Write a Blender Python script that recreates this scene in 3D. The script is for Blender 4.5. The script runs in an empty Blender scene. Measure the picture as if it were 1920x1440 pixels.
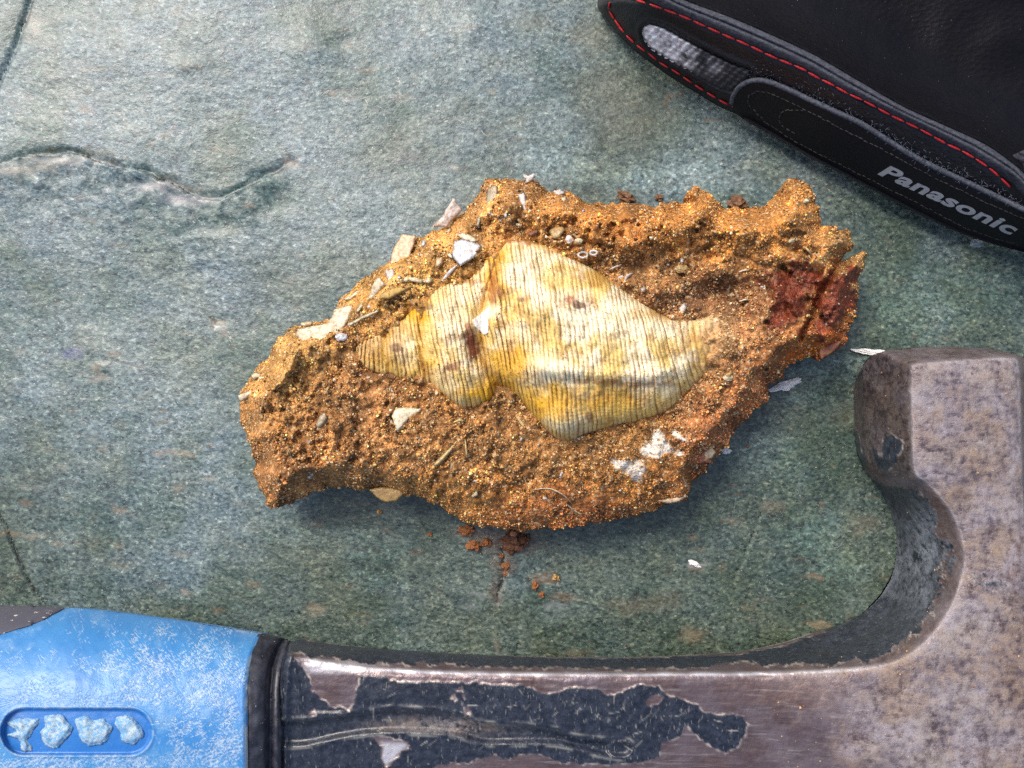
import bpy, math, random
import numpy as np
from mathutils import Vector

# ------------------------------------------------------------------ camera, sky, sun, exposure
S = 7.5e-5            # metres per unit: the plan is drawn in units of 0.075 mm, 1920 x 1440 of them in view
D = 1450.0            # camera height in units
sc = bpy.context.scene
col = sc.collection
cam_d = bpy.data.cameras.new('camera'); cam = bpy.data.objects.new('camera', cam_d); col.objects.link(cam)
cam.location = (0, 0, D*S); cam_d.sensor_width = 36; cam_d.lens = 36*D/1920
cam_d.clip_start = 0.002; cam_d.clip_end = 50
sc.camera = cam
SUN_EL, SUN_AZ = 50, 128      # azimuth: degrees anticlockwise from +X (128 = upper left of the picture)
w = bpy.data.worlds.new('World'); sc.world = w; w.use_nodes = True
nt = w.node_tree; nt.nodes.clear()
sky = nt.nodes.new('ShaderNodeTexSky'); sky.sky_type = 'NISHITA'; sky.sun_disc = False
sky.sun_elevation = math.radians(SUN_EL); sky.sun_rotation = math.radians(90-SUN_AZ)
sky.air_density = 1.0; sky.dust_density = 4.0; sky.ozone_density = 1.0
bg = nt.nodes.new('ShaderNodeBackground'); bg.inputs[1].default_value = 0.125
wo = nt.nodes.new('ShaderNodeOutputWorld')
nt.links.new(sky.outputs[0], bg.inputs[0]); nt.links.new(bg.outputs[0], wo.inputs[0])
sun_d = bpy.data.lights.new('sun', 'SUN'); sun_d.energy = 1.75; sun_d.angle = math.radians(22); sun_d.color = (1, .95, .88)
sun = bpy.data.objects.new('sun', sun_d); col.objects.link(sun)
e, a = math.radians(SUN_EL), math.radians(SUN_AZ)
sun.rotation_euler = Vector((math.cos(e)*math.cos(a), math.cos(e)*math.sin(a), math.sin(e))).to_track_quat('Z', 'Y').to_euler()
vs = sc.view_settings; vs.view_transform = 'Standard'; vs.look = 'None'; vs.gamma = 1; vs.use_curve_mapping = False
vs.exposure = 0.76
sc.cycles.max_bounces = 6; sc.cycles.use_denoising = False

# ------------------------------------------------------------------ numpy helpers
RS = np.random.RandomState(7); random.seed(5)
_G = []
for _k in range(6):
    _a = RS.rand(256, 256)*2*np.pi; _G.append((np.cos(_a), np.sin(_a)))
def gn(x, y, s=0):
    gx, gy = _G[s % 6]
    x = np.asarray(x, float)+31.7*s; y = np.asarray(y, float)+17.3*s
    xi = np.floor(x).astype(int); yi = np.floor(y).astype(int); fx = x-xi; fy = y-yi
    u = fx**3*(fx*(fx*6-15)+10); v = fy**3*(fy*(fy*6-15)+10)
    def dd(i, j):
        X = (xi+i) & 255; Y = (yi+j) & 255
        return gx[X, Y]*(fx-i)+gy[X, Y]*(fy-j)
    a0 = dd(0, 0); a1 = dd(1, 0); b0 = dd(0, 1); b1 = dd(1, 1)
    return ((a0+(a1-a0)*u)*(1-v)+(b0+(b1-b0)*u)*v)*1.45
def fbm(x, y, sc_, oct=4, s=0, g=.5):
    r = 0; A = 1
    for k in range(oct):
        r = r+A*gn(x/sc_, y/sc_, s+k); sc_ *= .5; A *= g
    return r
def sst(a_, b_, x):
    t = np.clip((x-a_)/(b_-a_), 0, 1); return t*t*(3-2*t)
def segdist(px, py, pts, closed):
    P = np.asarray(pts, float)[:, :2]; A_ = P if closed else P[:-1]; B_ = np.roll(P, -1, 0) if closed else P[1:]
    n = len(px); d = np.empty(n); idx = np.empty(n, int); tt = np.empty(n); ins = np.zeros(n, bool)
    ab = B_-A_; L2 = (ab**2).sum(1)+1e-9
    for s0 in range(0, n, 20000):
        q = slice(s0, min(n, s0+20000)); X = px[q, None]-A_[:, 0]; Y = py[q, None]-A_[:, 1]
        t = np.clip((X*ab[:, 0]+Y*ab[:, 1])/L2, 0, 1)
        dist = (X-t*ab[:, 0])**2+(Y-t*ab[:, 1])**2
        i = dist.argmin(1); r = np.arange(len(i))
        d[q] = np.sqrt(dist[r, i]); idx[q] = i; tt[q] = t[r, i]
        if closed:
            y0 = A_[:, 1]; y1 = B_[:, 1]; yy = py[q, None]
            c = (y0 > yy) != (y1 > yy)
            xx = A_[:, 0]+(yy-y0)*ab[:, 0]/np.where(np.abs(ab[:, 1]) < 1e-9, 1e-9, ab[:, 1])
            ins[q] = (c & (px[q, None] < xx)).sum(1) % 2 == 1
    return d, idx, tt, ins
def sdf(px, py, poly):
    px = np.asarray(px, float).ravel(); py = np.asarray(py, float).ravel()
    d, i, t, ins = segdist(px, py, poly, True)
    return np.where(ins, d, -d)
def ldist(px, py, line):
    px = np.asarray(px, float).ravel(); py = np.asarray(py, float).ravel()
    d, i, t, _ = segdist(px, py, line, False)
    return d, (i+t)/(len(line)-1)
def near_val(px, py, poly3):
    d, i, t, ins = segdist(px, py, poly3, True); Z = np.asarray(poly3, float)[:, 2]
    return np.where(ins, d, -d), Z[i]*(1-t)+np.roll(Z, -1)[i]*t
def crom(pts, n, closed=False):
    P = np.asarray(pts, float); m = len(P); out = []
    rng = range(m if closed else m-1)
    for i in rng:
        if closed: p0, p1, p2, p3 = P[(i-1) % m], P[i], P[(i+1) % m], P[(i+2) % m]
        else: p0, p1, p2, p3 = P[max(i-1, 0)], P[i], P[i+1], P[min(i+2, m-1)]
        for k in range(n):
            t = k/n
            out.append(.5*((2*p1)+(p2-p0)*t+(2*p0-5*p1+4*p2-p3)*t*t+(3*p1-p0-3*p2+p3)*t**3))
    if not closed: out.append(P[-1])
    return np.array(out)
def unproj(px, py, z):
    k = (D-z)/D*S
    return np.stack([(px-960)*k, (720-py)*k, z*S+0*px], -1)
def axis(a_, b_, res, lo, hi, coarse=14):
    o = list(np.arange(max(a_, lo), min(b_, hi)+res*.5, res))
    x = o[0]; pre = []
    while x > a_: x -= coarse; pre.append(x)
    x = o[-1]; post = []
    while x < b_: x += coarse; post.append(x)
    return np.array(pre[::-1]+o+post)

# ------------------------------------------------------------------ object helpers
def tag(o, label=None, cat=None, group=None, kind=None):
    if label: o['label'] = label
    if cat: o['category'] = cat
    if group: o['group'] = group
    if kind: o['kind'] = kind
    return o
def empty(name, px, py, label, cat, group=None):
    o = bpy.data.objects.new(name, None); col.objects.link(o)
    p = unproj(np.array(float(px)), np.array(float(py)), 0.0); o.location = (p[0], p[1], 0)
    o.empty_display_size = .005
    return tag(o, label, cat, group)
def mesh_np(name, V, F, attrs=None, smooth=True):
    """V (n,3); F list of (m,k) int arrays"""
    me = bpy.data.meshes.new(name)
    F = [np.asarray(f, np.int32) for f in F if len(f)]
    me.vertices.add(len(V)); me.vertices.foreach_set('co', np.asarray(V, np.float32).ravel())
    nl = sum(f.size for f in F); npoly = sum(len(f) for f in F)
    me.loops.add(nl); me.loops.foreach_set('vertex_index', np.concatenate([f.ravel() for f in F]))
    me.polygons.add(npoly)
    tot = np.concatenate([np.full(len(f), f.shape[1], np.int32) for f in F])
    st = np.concatenate([[0], np.cumsum(tot)[:-1]]).astype(np.int32)
    me.polygons.foreach_set('loop_start', st); me.polygons.foreach_set('loop_total', tot)
    me.polygons.foreach_set('use_smooth', np.full(npoly, smooth))
    for k, v in (attrs or {}).items():
        v = np.asarray(v, np.float32)
        if v.ndim == 1:
            at = me.attributes.new(k, 'FLOAT', 'POINT'); at.data.foreach_set('value', v)
        else:
            if v.shape[1] == 3: v = np.concatenate([v, np.ones((len(v), 1), np.float32)], 1)
            at = me.attributes.new(k, 'FLOAT_COLOR', 'POINT'); at.data.foreach_set('color', v.ravel())
    me.update(calc_edges=True); me.validate()
    return me
def link(name, me, mat, parent=None):
    o = bpy.data.objects.new(name, me); col.objects.link(o)
    me.materials.clear(); me.materials.append(mat)
    if parent is not None: o.parent = parent
    return o
def base_of(parent):
    v = Vector((0, 0, 0))
    while parent is not None: v += parent.location; parent = parent.parent
    return np.array(v)
def obj(name, V, F, mat, parent=None, attrs=None, smooth=True, origin=None):
    b = base_of(parent)
    if origin is None:
        loc = np.zeros(3) if parent is not None else np.array([V[:, 0].mean(), V[:, 1].mean(), V[:, 2].min()])
    else: loc = np.asarray(origin, float)-b
    o = link(name, mesh_np(name, V-b-loc, F, attrs, smooth), mat, parent); o.location = loc
    return o
def hfield(name, poly, zf, res, mat, parent=None, attrf=None, botf=None, frame=(-20, 1940, -20, 1460), coarse=14, split=None):
    """closed solid whose upper skin is z = zf(x, y, sd) inside the outline; the lower skin sits under the same ground position.
    split: function(x, y) -> part number, one mesh per number."""
    P = np.asarray(poly, float)[:, :2]
    xs = axis(P[:, 0].min()-res, P[:, 0].max()+res, res, frame[0], frame[1], coarse) if P[:, 0].min() < frame[1] else None
    ys = axis(P[:, 1].min()-res, P[:, 1].max()+res, res, frame[2], frame[3], coarse)
    X, Y = np.meshgrid(xs, ys); nx, ny = len(xs), len(ys)
    x = X.ravel().copy(); y = Y.ravel().copy()
    d, i, t, ins = segdist(x, y, P, True); sd = np.where(ins, d, -d)
    keep = sd > -res*.45
    ids = np.arange(nx*ny).reshape(ny, nx)
    q = np.stack([ids[:-1, :-1], ids[1:, :-1], ids[1:, 1:], ids[:-1, 1:]], -1).reshape(-1, 4)
    q = q[keep[q].all(1)]
    if len(q) == 0: raise RuntimeError('empty hfield '+name)
    ed = np.concatenate([q[:, [0, 1]], q[:, [1, 2]], q[:, [2, 3]], q[:, [3, 0]]]); es = np.sort(ed, 1)
    key = es[:, 0].astype(np.int64)*(nx*ny)+es[:, 1]; u, inv, cnt = np.unique(key, return_inverse=True, return_counts=True)
    bnd = np.zeros(nx*ny, bool); bnd[ed[cnt[inv] == 1].ravel()] = True
    snap = bnd | (sd < 0)
    B = np.roll(P, -1, 0); np_ = P[i]+(B[i]-P[i])*t[:, None]
    x[snap] = np_[snap, 0]; y[snap] = np_[snap, 1]; sd = np.where(snap, 0, sd)
    used = np.unique(q); mp = -np.ones(nx*ny, int); mp[used] = np.arange(len(used)); q = mp[q]
    x, y, sd, bnd = x[used], y[used], sd[used], bnd[used]
    z = zf(x, y, sd)
    V = unproj(x, y, z); at = attrf(x, y, sd) if attrf else {}
    zb = botf(x, y, sd, z) if botf else np.maximum(z-np.minimum(sd*.8, 60), 2)
    inn = np.where(~bnd)[0]; VB = V.copy(); VB[:, 2] = np.minimum(zb, z-.5)*S
    mb = np.arange(len(x)); mb[inn] = len(x)+np.arange(len(inn))
    Vall = np.concatenate([V, VB[inn]]); qb = mb[q][:, ::-1]
    deg = ~((qb[:, None, :] == q[:, :, None]).any(2).all(1))      # skip lower faces that equal the upper one
    at = {k: np.concatenate([v, v[inn]]) for k, v in at.items()}
    if split is None: return obj(name, Vall, [np.concatenate([q, qb[deg]])], mat, parent, at)
    return x, y, sd, Vall, q, qb[deg], at, mb
def plate(name, pts, z0, mat, parent, tilt=(0, 0), dome=0, thick=4, res=3, rough=.6, attrf=None, seed=0, n=1):
    P = np.asarray(pts, float); c = P.mean(0)
    def zf(x, y, sd):
        m = max(sd.max(), 1)
        return z0+tilt[0]*(x-c[0])+tilt[1]*(y-c[1])+dome*(1-(1-np.clip(sd/m, 0, 1))**2)+rough*fbm(x, y, 14, 3, seed)-thick*.8*np.exp(-(sd/1.1)**2)
    return hfield(name, P, zf, res, mat, parent, attrf, botf=lambda x, y, sd, z: z-thick*np.clip(sd/2, 0, 1)-.4)
def tube(pts, r, k=4):
    P = np.asarray(pts, float); n = len(P); T = np.gradient(P, axis=0); T /= np.linalg.norm(T, axis=1)[:, None]+1e-12
    up = np.array([.13, .21, .97]); A_ = np.cross(T, up); A_ /= np.linalg.norm(A_, axis=1)[:, None]+1e-9; B_ = np.cross(T, A_)
    r = np.broadcast_to(r, (n,))
    an = np.arange(k)*2*np.pi/k
    V = (P[:, None]+r[:, None, None]*(A_[:, None]*np.cos(an)[None, :, None]+B_[:, None]*np.sin(an)[None, :, None])).reshape(-1, 3)
    i = np.arange(n-1)[:, None]*k; j = np.arange(k)[None]; j2 = (j+1) % k
    F = np.stack([i+j, i+j2, i+k+j2, i+k+j], -1).reshape(-1, 4)
    return V, F
def joinm(parts):
    V = []; F = []; o = 0
    for v, f in parts: V.append(v); F.append(f+o); o += len(v)
    return np.concatenate(V), np.concatenate(F)
_t = (1+5**.5)/2
ICO = np.array([(-1, _t, 0), (1, _t, 0), (-1, -_t, 0), (1, -_t, 0), (0, -1, _t), (0, 1, _t), (0, -1, -_t), (0, 1, -_t), (_t, 0, -1), (_t, 0, 1), (-_t, 0, -1), (-_t, 0, 1)])
ICO /= np.linalg.norm(ICO[0])
ICF = np.array([(0, 11, 5), (0, 5, 1), (0, 1, 7), (0, 7, 10), (0, 10, 11), (1, 5, 9), (5, 11, 4), (11, 10, 2), (10, 7, 6), (7, 1, 8), (3, 9, 4), (3, 4, 2), (3, 2, 6), (3, 6, 8), (3, 8, 9), (4, 9, 5), (2, 4, 11), (6, 2, 10), (8, 6, 7), (9, 8, 1)])
def subdiv(V, F):
    V = list(map(tuple, V)); c = {}; o = []
    def mid(a_, b_):
        k = (min(a_, b_), max(a_, b_))
        if k not in c:
            m = np.array(V[a_])+np.array(V[b_]); m /= np.linalg.norm(m); c[k] = len(V); V.append(tuple(m))
        return c[k]
    for a_, b_, d_ in F:
        x, y, z = mid(a_, b_), mid(b_, d_), mid(d_, a_); o += [(a_, x, z), (b_, y, x), (d_, z, y), (x, y, z)]
    return np.array(V), np.array(o)
IC2 = subdiv(ICO, ICF); IC3 = subdiv(*IC2)
TPL = []
for _k in range(10):
    Q, _ = np.linalg.qr(RS.randn(3, 3)); TPL.append((ICO*(1+.28*RS.randn(12, 1)*.6)*np.array([1, .82, .68]))@Q.T)
TPL = np.array(TPL)
def grains(C, R, colr):
    n = len(C); k = RS.randint(0, 10, n)
    V = (C[:, None]+TPL[k]*R[:, None, None]).reshape(-1, 3)
    F = (ICF[None]+12*np.arange(n)[:, None, None]).reshape(-1, 3)
    return V, F, np.repeat(colr, 12, 0)
def blob(name, px, py, z, r, mat, parent=None, sc3=(1, 1, .7), seed=0, amp=.35, lump=.9, attrs=None, rot=0):
    V, F = IC3; n = V.copy()
    dsp = 1+amp*(gn(n[:, 0]*lump*1.6+seed*3.1, n[:, 1]*lump*1.6+n[:, 2]*1.9, seed)+.5*gn(n[:, 0]*3.7+n[:, 2]*2+seed, n[:, 1]*3.7, seed+1)+.3*gn(n[:, 0]*8+n[:, 2]*5, n[:, 1]*8+seed, seed+2))
    n = n*dsp[:, None]*np.array(sc3)*r*S
    c_, s_ = math.cos(rot), math.sin(rot); n = n@np.array([[c_, s_, 0], [-s_, c_, 0], [0, 0, 1]])
    V2 = n+unproj(np.array(float(px)), np.array(float(py)), float(z))
    return obj(name, V2, [F], mat, parent, {k: np.tile(v, (len(V2), 1)) for k, v in (attrs or {}).items()}, smooth=False)

# ------------------------------------------------------------------ material helpers
class Mat:
    def __init__(s, name, rough=.6, spec=.5, metal=0):
        s.m = bpy.data.materials.new(name); s.m.use_nodes = True; s.t = s.m.node_tree
        s.b = s.t.nodes['Principled BSDF']; s.set(s.b, 'Roughness', rough); s.set(s.b, 'Specular IOR Level', spec); s.set(s.b, 'Metallic', metal)
        g = s.n('ShaderNodeNewGeometry'); v = s.n('ShaderNodeVectorMath'); v.operation = 'SCALE'; v.inputs[3].default_value = 1/S
        s.t.links.new(g.outputs['Position'], v.inputs[0]); s.P = v.outputs[0]
    def n(s, t): return s.t.nodes.new(t)
    def set(s, nd, k, v):
        i = nd.inputs[k]
        if isinstance(v, bpy.types.NodeSocket): s.t.links.new(v, i)
        elif isinstance(v, tuple) and len(v) == 3 and i.type == 'RGBA': i.default_value = (*v, 1)
        else: i.default_value = v
    def base(s, v): s.set(s.b, 'Base Color', v)
    def map(s, scale=(1, 1, 1), rz=0, vec=None):
        m = s.n('ShaderNodeMapping'); s.set(m, 0, vec or s.P); m.inputs[3].default_value = scale; m.inputs[2].default_value = (0, 0, rz)
        return m.outputs[0]
    def noise(s, size, detail=3, rough=.55, vec=None, dist=0):
        m = s.n('ShaderNodeTexNoise'); s.set(m, 'Vector', vec or s.P); m.inputs['Scale'].default_value = 1/size
        m.inputs['Detail'].default_value = detail; m.inputs['Roughness'].default_value = rough; m.inputs['Distortion'].default_value = dist
        return m.outputs[0]
    def voro(s, size, vec=None, out='Color', feat='F1', rand=1):
        m = s.n('ShaderNodeTexVoronoi'); m.feature = feat; s.set(m, 'Vector', vec or s.P); m.inputs['Scale'].default_value = 1/size
        m.inputs['Randomness'].default_value = rand
        return m.outputs[out]
    def sep(s, c, k=0):
        m = s.n('ShaderNodeSeparateColor'); s.set(m, 0, c); return m.outputs[k]
    def ramp(s, f, stops, const=False):
        m = s.n('ShaderNodeValToRGB'); s.set(m, 0, f); el = m.color_ramp.elements
        if const: m.color_ramp.interpolation = 'CONSTANT'
        while len(el) > 1: el.remove(el[0])
        for i, (p, c) in enumerate(stops):
            q = el[0] if i == 0 else el.new(p); q.position = p
            c = (c, c, c) if isinstance(c, (int, float)) else c; q.color = (*c, 1)
        return m.outputs[0]
    def mix(s, f, a_, b_, mode='MIX'):
        m = s.n('ShaderNodeMix'); m.data_type = 'RGBA'; m.blend_type = mode
        s.set(m, 0, f); s.set(m, 6, a_); s.set(m, 7, b_); return m.outputs[2]
    def math(s, op, a_, b_=0., clamp=False):
        m = s.n('ShaderNodeMath'); m.operation = op; m.use_clamp = clamp; s.set(m, 0, a_); s.set(m, 1, b_); return m.outputs[0]
    def rng(s, v, a_, b_, c_=0, d_=1):
        m = s.n('ShaderNodeMapRange'); s.set(m, 0, v)
        for k, q in ((1, a_), (2, b_), (3, c_), (4, d_)): m.inputs[k].default_value = q
        return m.outputs[0]
    def attr(s, name, out='Color'):
        m = s.n('ShaderNodeAttribute'); m.attribute_name = name; return m.outputs[out]
    def bump(s, h, dist=1, st=1, prev=None):
        m = s.n('ShaderNodeBump'); m.inputs['Distance'].default_value = dist*S; m.inputs['Strength'].default_value = st
        s.set(m, 'Height', h)
        if prev: s.set(m, 'Normal', prev)
        s.set(s.b, 'Normal', m.outputs[0]); return m.outputs[0]

# ================================================================== STONE SLAB
LEDGE = crom([(-260, 350), (-120, 340), (0, 306), (60, 291), (130, 287), (215, 312), (262, 318), (310, 340), (355, 361), (400, 372), (450, 352), (500, 325), (545, 300)], 6)
CR_TL = [(70, -60), (52, 0), (28, 80), (0, 140), (-40, 230)]
CR_BL = [(-40, 900), (8, 995), (26, 1042), (46, 1090), (72, 1135), (110, 1230), (130, 1330)]
CR_B = [(940, 1030), (946, 1075), (934, 1110), (931, 1130)]
CR_H1 = [(976, 1120), (972, 1165), (968, 1235), (960, 1330)]
CR_H2 = [(1428, 962), (1412, 1010), (1395, 1055), (1378, 1092)]
CR_V = [(1083, 120), (1086, 200), (1080, 260), (1074, 330)]
def slab_z(x, y):
    z = 9*fbm(x, y, 620, 2, 1)+1.4*fbm(x, y*1.25, 120, 2, 2)+.55*fbm(x*.7, y*1.2, 34, 3, 4)+.4*fbm(x*.7+y*.15, y, 11, 2, 1)
    lx = LEDGE[:, 0]; ly = np.interp(x, lx, LEDGE[:, 1])+5*fbm(x, y, 36, 3, 2); below = sst(-2, 3, y-ly)*sst(565, 470, x)
    wob = 1+.6*fbm(x, y, 40, 2, 3)
    z += 12*below*np.exp(-np.clip(y-ly, 0, 999)/70)*wob
    z += -7*np.exp(-(np.clip(ly-y, 0, 99)/8)**2)*(y <= ly+2)*sst(570, 440, x)*wob
    d2, _ = ldist(x, y, [(470, 330), (500, 322), (540, 302)]); z -= 5*np.exp(-(d2/10)**2)
    for L, dep, wd in ((CR_TL, 5, 5), (CR_BL, 7, 3.2), (CR_B, 4, 5), (CR_H1, 2.4, 2.5), (CR_H2, 2.4, 2.5)):
        d2, _ = ldist(x+2.5*gn(x/18, y/18, 2), y, L); z -= dep*np.exp(-(d2/wd)**2)
    z += 5*sst(10, -40, x*.92+y*.4-58)          # block beyond the top left crack stands a little higher
    for cx, cy, r, h in ((215, 95, 70, 4), (590, 85, 60, 4), (640, 75, 30, -4), (900, 50, 45, 4), (410, 600, 16, -4), (190, 690, 16, 3), (1045, 1145, 30, -5), (885, 1110, 30, 3), (350, 120, 26, 3), (1530, 700, 60, 3), (1330, 1050, 40, 3)):
        z += h*np.exp(-(((x-cx)/r)**2+((y-cy)/(r*.6))**2))
    return z-7
STAINS_AND_LIGHT = [  # x, y, rx, ry, colour, strength; real stains plus painted-in light and shade
    (405, 603, 17, 9, (.24, .12, .05), .8), (398, 598, 12, 7, (.10, .09, .04), .7), (415, 622, 15, 8, (.38, .26, .22), .5),
    (180, 690, 14, 13, (.20, .15, .07), .7), (185, 710, 22, 9, (.42, .30, .24), .6), (36, 660, 9, 7, (.10, .08, .05), .6), (200, 668, 12, 5, (.2, .15, .1), .5),
    (127, 662, 24, 13, (.035, .055, .20), .95), (540, 300, 24, 11, (.30, .18, .11), .75), (513, 318, 21, 8, (.07, .055, .06), .9), (459, 341, 15, 5, (.10, .08, .05), .7), (536, 274, 6, 11, (.09, .10, .14), .6),
    (85, 283, 46, 8, (.05, .065, .025), .95), (170, 284, 46, 11, (.05, .065, .025), .95), (205, 298, 14, 6, (.03, .03, .02), .8), (300, 328, 30, 8, (.08, .08, .045), .85), (355, 352, 30, 7, (.2, .18, .12), .7),  # crevice above the ledge: green, with its shade painted darker
    (120, 302, 95, 10, (.62, .57, .49), .85), (300, 348, 60, 12, (.58, .54, .52), .85), (350, 374, 62, 12, (.56, .52, .52), .8), (20, 322, 50, 14, (.56, .49, .39), .75), (85, 318, 60, 8, (.5, .44, .34), .6), (215, 310, 10, 3, (.6, .55, .62), .7),  # lit lip of the ledge, its brightness painted as pale patches
    (60, 45, 24, 36, (.5, .42, .36), .45), (160, 205, 20, 7, (.42, .26, .15), .5), (465, 388, 16, 6, (.42, .27, .15), .55), (622, 172, 9, 8, (.38, .2, .1), .7), (645, 175, 20, 12, (.3, .24, .18), .3),
    (340, 118, 30, 9, (.14, .13, .09), .5), (350, 125, 12, 5, (.12, .07, .05), .6), (170, 125, 55, 10, (.2, .2, .14), .45), (655, 75, 24, 6, (.12, .11, .10), .7), (575, 90, 22, 9, (.14, .12, .11), .6), (600, 103, 40, 7, (.5, .45, .38), .4),
    (885, 52, 28, 6, (.13, .12, .08), .7), (1000, 40, 55, 26, (.12, .12, .06), .5), (1110, 70, 60, 40, (.13, .12, .06), .45), (1180, 210, 110, 70, (.085, .095, .055), .5), (1130, 150, 50, 40, (.10, .10, .06), .45), (1350, 330, 150, 30, (.09, .105, .08), .35), (1500, 330, 80, 40, (.08, .09, .06), .4),  # olive patches near the strap include its shade, painted in
    (745, 265, 32, 12, (.17, .15, .13), .5), (760, 290, 45, 14, (.2, .18, .16), .4), (855, 313, 25, 8, (.4, .33, .25), .5), (950, 300, 12, 8, (.14, .13, .14), .5), (918, 170, 9, 6, (.28, .24, .1), .6), (760, 180, 28, 10, (.3, .25, .2), .35),
    (300, 790, 18, 6, (.22, .15, .07), .5), (310, 850, 32, 6, (.30, .2, .12), .6), (225, 798, 20, 7, (.2, .19, .1), .5), (350, 852, 26, 6, (.42, .26, .15), .6), (195, 838, 9, 7, (.3, .19, .08), .6), (392, 898, 15, 7, (.26, .17, .08), .6), (335, 918, 12, 6, (.28, .17, .08), .6), (225, 955, 18, 8, (.28, .18, .09), .6), (10, 1003, 28, 6, (.26, .15, .05), .7), (335, 1040, 22, 6, (.2, .14, .07), .5), (225, 1062, 35, 9, (.16, .14, .07), .5), (345, 1115, 9, 8, (.42, .3, .22), .7), (470, 1100, 18, 10, (.22, .15, .07), .6), (590, 1145, 22, 10, (.22, .14, .06), .65), (60, 1005, 24, 8, (.3, .22, .15), .5), (45, 945, 10, 6, (.3, .18, .08), .5), (55, 915, 18, 5, (.45, .42, .36), .5),
    (1020, 1085, 30, 14, (.17, .085, .03), .8), (1060, 1122, 30, 12, (.2, .11, .04), .65), (1040, 1140, 34, 7, (.32, .35, .36), .6), (900, 1118, 30, 7, (.34, .37, .36), .5), (880, 1140, 20, 10, (.22, .25, .24), .5), (1185, 1140, 55, 20, (.13, .09, .04), .5), (1250, 1130, 40, 25, (.12, .10, .05), .5), (930, 1215, 8, 20, (.15, .09, .04), .6), (1080, 1228, 40, 8, (.2, .13, .06), .5), (1300, 1010, 16, 7, (.24, .14, .06), .7), (1308, 1068, 14, 8, (.24, .14, .07), .6), (1370, 978, 24, 8, (.2, .12, .05), .6), (1540, 1172, 28, 8, (.26, .15, .06), .75), (1530, 1083, 24, 6, (.3, .19, .1), .6), (1300, 1195, 24, 20, (.2, .12, .05), .6), (1450, 950, 30, 16, (.16, .10, .05), .5), (1620, 980, 40, 25, (.12, .09, .05), .5), (1590, 780, 40, 30, (.14, .12, .06), .35), (1300, 900, 18, 12, (.2, .1, .04), .5),
    (1310, 1060, 28, 5, (.5, .5, .48), .6), 
    (1530, 700, 75, 26, (.42, .5, .56), .55), (1590, 680, 50, 18, (.46, .53, .6), .5), (1500, 745, 40, 14, (.36, .42, .46), .45), (1720, 590, 110, 55, (.33, .41, .48), .5), (1690, 520, 80, 30, (.3, .37, .42), .4), (1530, 1000, 60, 45, (.34, .4, .42), .42), (1580, 1060, 45, 40, (.32, .38, .42), .42), (1480, 880, 40, 60, (.27, .33, .33), .35), (1420, 850, 60, 40, (.25, .3, .3), .3), (1250, 330, 160, 30, (.34, .40, .47), .5), (1060, 300, 70, 40, (.36, .42, .48), .4), (1150, 330, 90, 22, (.34, .41, .48), .4), (1850, 540, 70, 40, (.2, .25, .27), .3),  # pale blue-grey patches, among them sky sheen painted into the stone
    (620, 1010, 120, 18, (.22, .28, .34), .35), (690, 1040, 80, 16, (.22, .28, .36), .35), (700, 1090, 60, 20, (.24, .29, .31), .3),
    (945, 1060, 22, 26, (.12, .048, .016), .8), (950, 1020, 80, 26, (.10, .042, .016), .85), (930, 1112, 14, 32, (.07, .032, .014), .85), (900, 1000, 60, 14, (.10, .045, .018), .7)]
def slab_attr(x, y):
    C = np.zeros((len(x), 4)); pale = np.zeros(len(x)); wx = x+10*fbm(x, y, 22, 3, 1); wy = y+7*fbm(x, y, 22, 3, 3)
    for cx, cy, rx, ry, c, st in STAINS_AND_LIGHT:
        m = np.hypot((wx-cx)/rx, (wy-cy)/ry)
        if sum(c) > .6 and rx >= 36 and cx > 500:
            pale = np.maximum(pale, st*1.5*sst(1.5, .1, m+.35*fbm(x, y, 45, 4, 1, .6))); continue  # brightening mask, carries the painted sheen
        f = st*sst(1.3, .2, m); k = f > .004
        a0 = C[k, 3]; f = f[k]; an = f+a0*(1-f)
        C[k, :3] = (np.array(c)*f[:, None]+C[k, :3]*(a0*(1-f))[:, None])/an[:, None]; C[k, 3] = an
    cr = np.full(len(x), 30.)
    for L, off in ((CR_TL, .5), (LEDGE[:52]+np.array([0, -1.]), .6), (CR_BL, -.4), (CR_B, -1), (CR_H1, .9), (CR_H2, .9)):
        d, _ = ldist(x+2.5*gn(x/18, y/18, 2)+1.2*gn(x/7, y/7, 1), y-(5*fbm(x, y, 36, 3, 2) if L[0][0] < -250 else 0), L); cr = np.minimum(cr, d+off)
    g = sst(-.4, .3, fbm(x, y, 380, 4, 5)*.5+(x*.62+y*.72-1000)/1300)  # tone gradient: bright sheen upper left to dark reflection lower right, painted in
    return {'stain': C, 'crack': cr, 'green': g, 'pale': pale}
xs = axis(-900, 2820, 3.4, -30, 1950, 30); ys = axis(-800, 2240, 3.4, -30, 1470, 30)
X, Y = np.meshgrid(xs, ys); x = X.ravel(); y = Y.ravel()
V = np.stack([(x-960)*S, (720-y)*S, slab_z(x, y)*S], -1)
nx, ny = len(xs), len(ys); ids = np.arange(nx*ny).reshape(ny, nx)
F = np.stack([ids[:-1, :-1], ids[1:, :-1], ids[1:, 1:], ids[:-1, 1:]], -1).reshape(-1, 4)
ring = np.concatenate([ids[0, :], ids[1:, -1], ids[-1, -2::-1], ids[-2:0:-1, 0]])
low = V[ring].copy(); low[:, 2] = -420*S
n0 = len(V); k = np.arange(len(ring)); k2 = (k+1) % len(ring)
side = np.stack([ring[k], ring[k2], n0+k2, n0+k], -1)
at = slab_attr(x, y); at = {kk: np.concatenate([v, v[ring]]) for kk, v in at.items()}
m = Mat('greenstone', .42, .66)
st = m.map((.72, 1.05, 1), .3)
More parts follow.
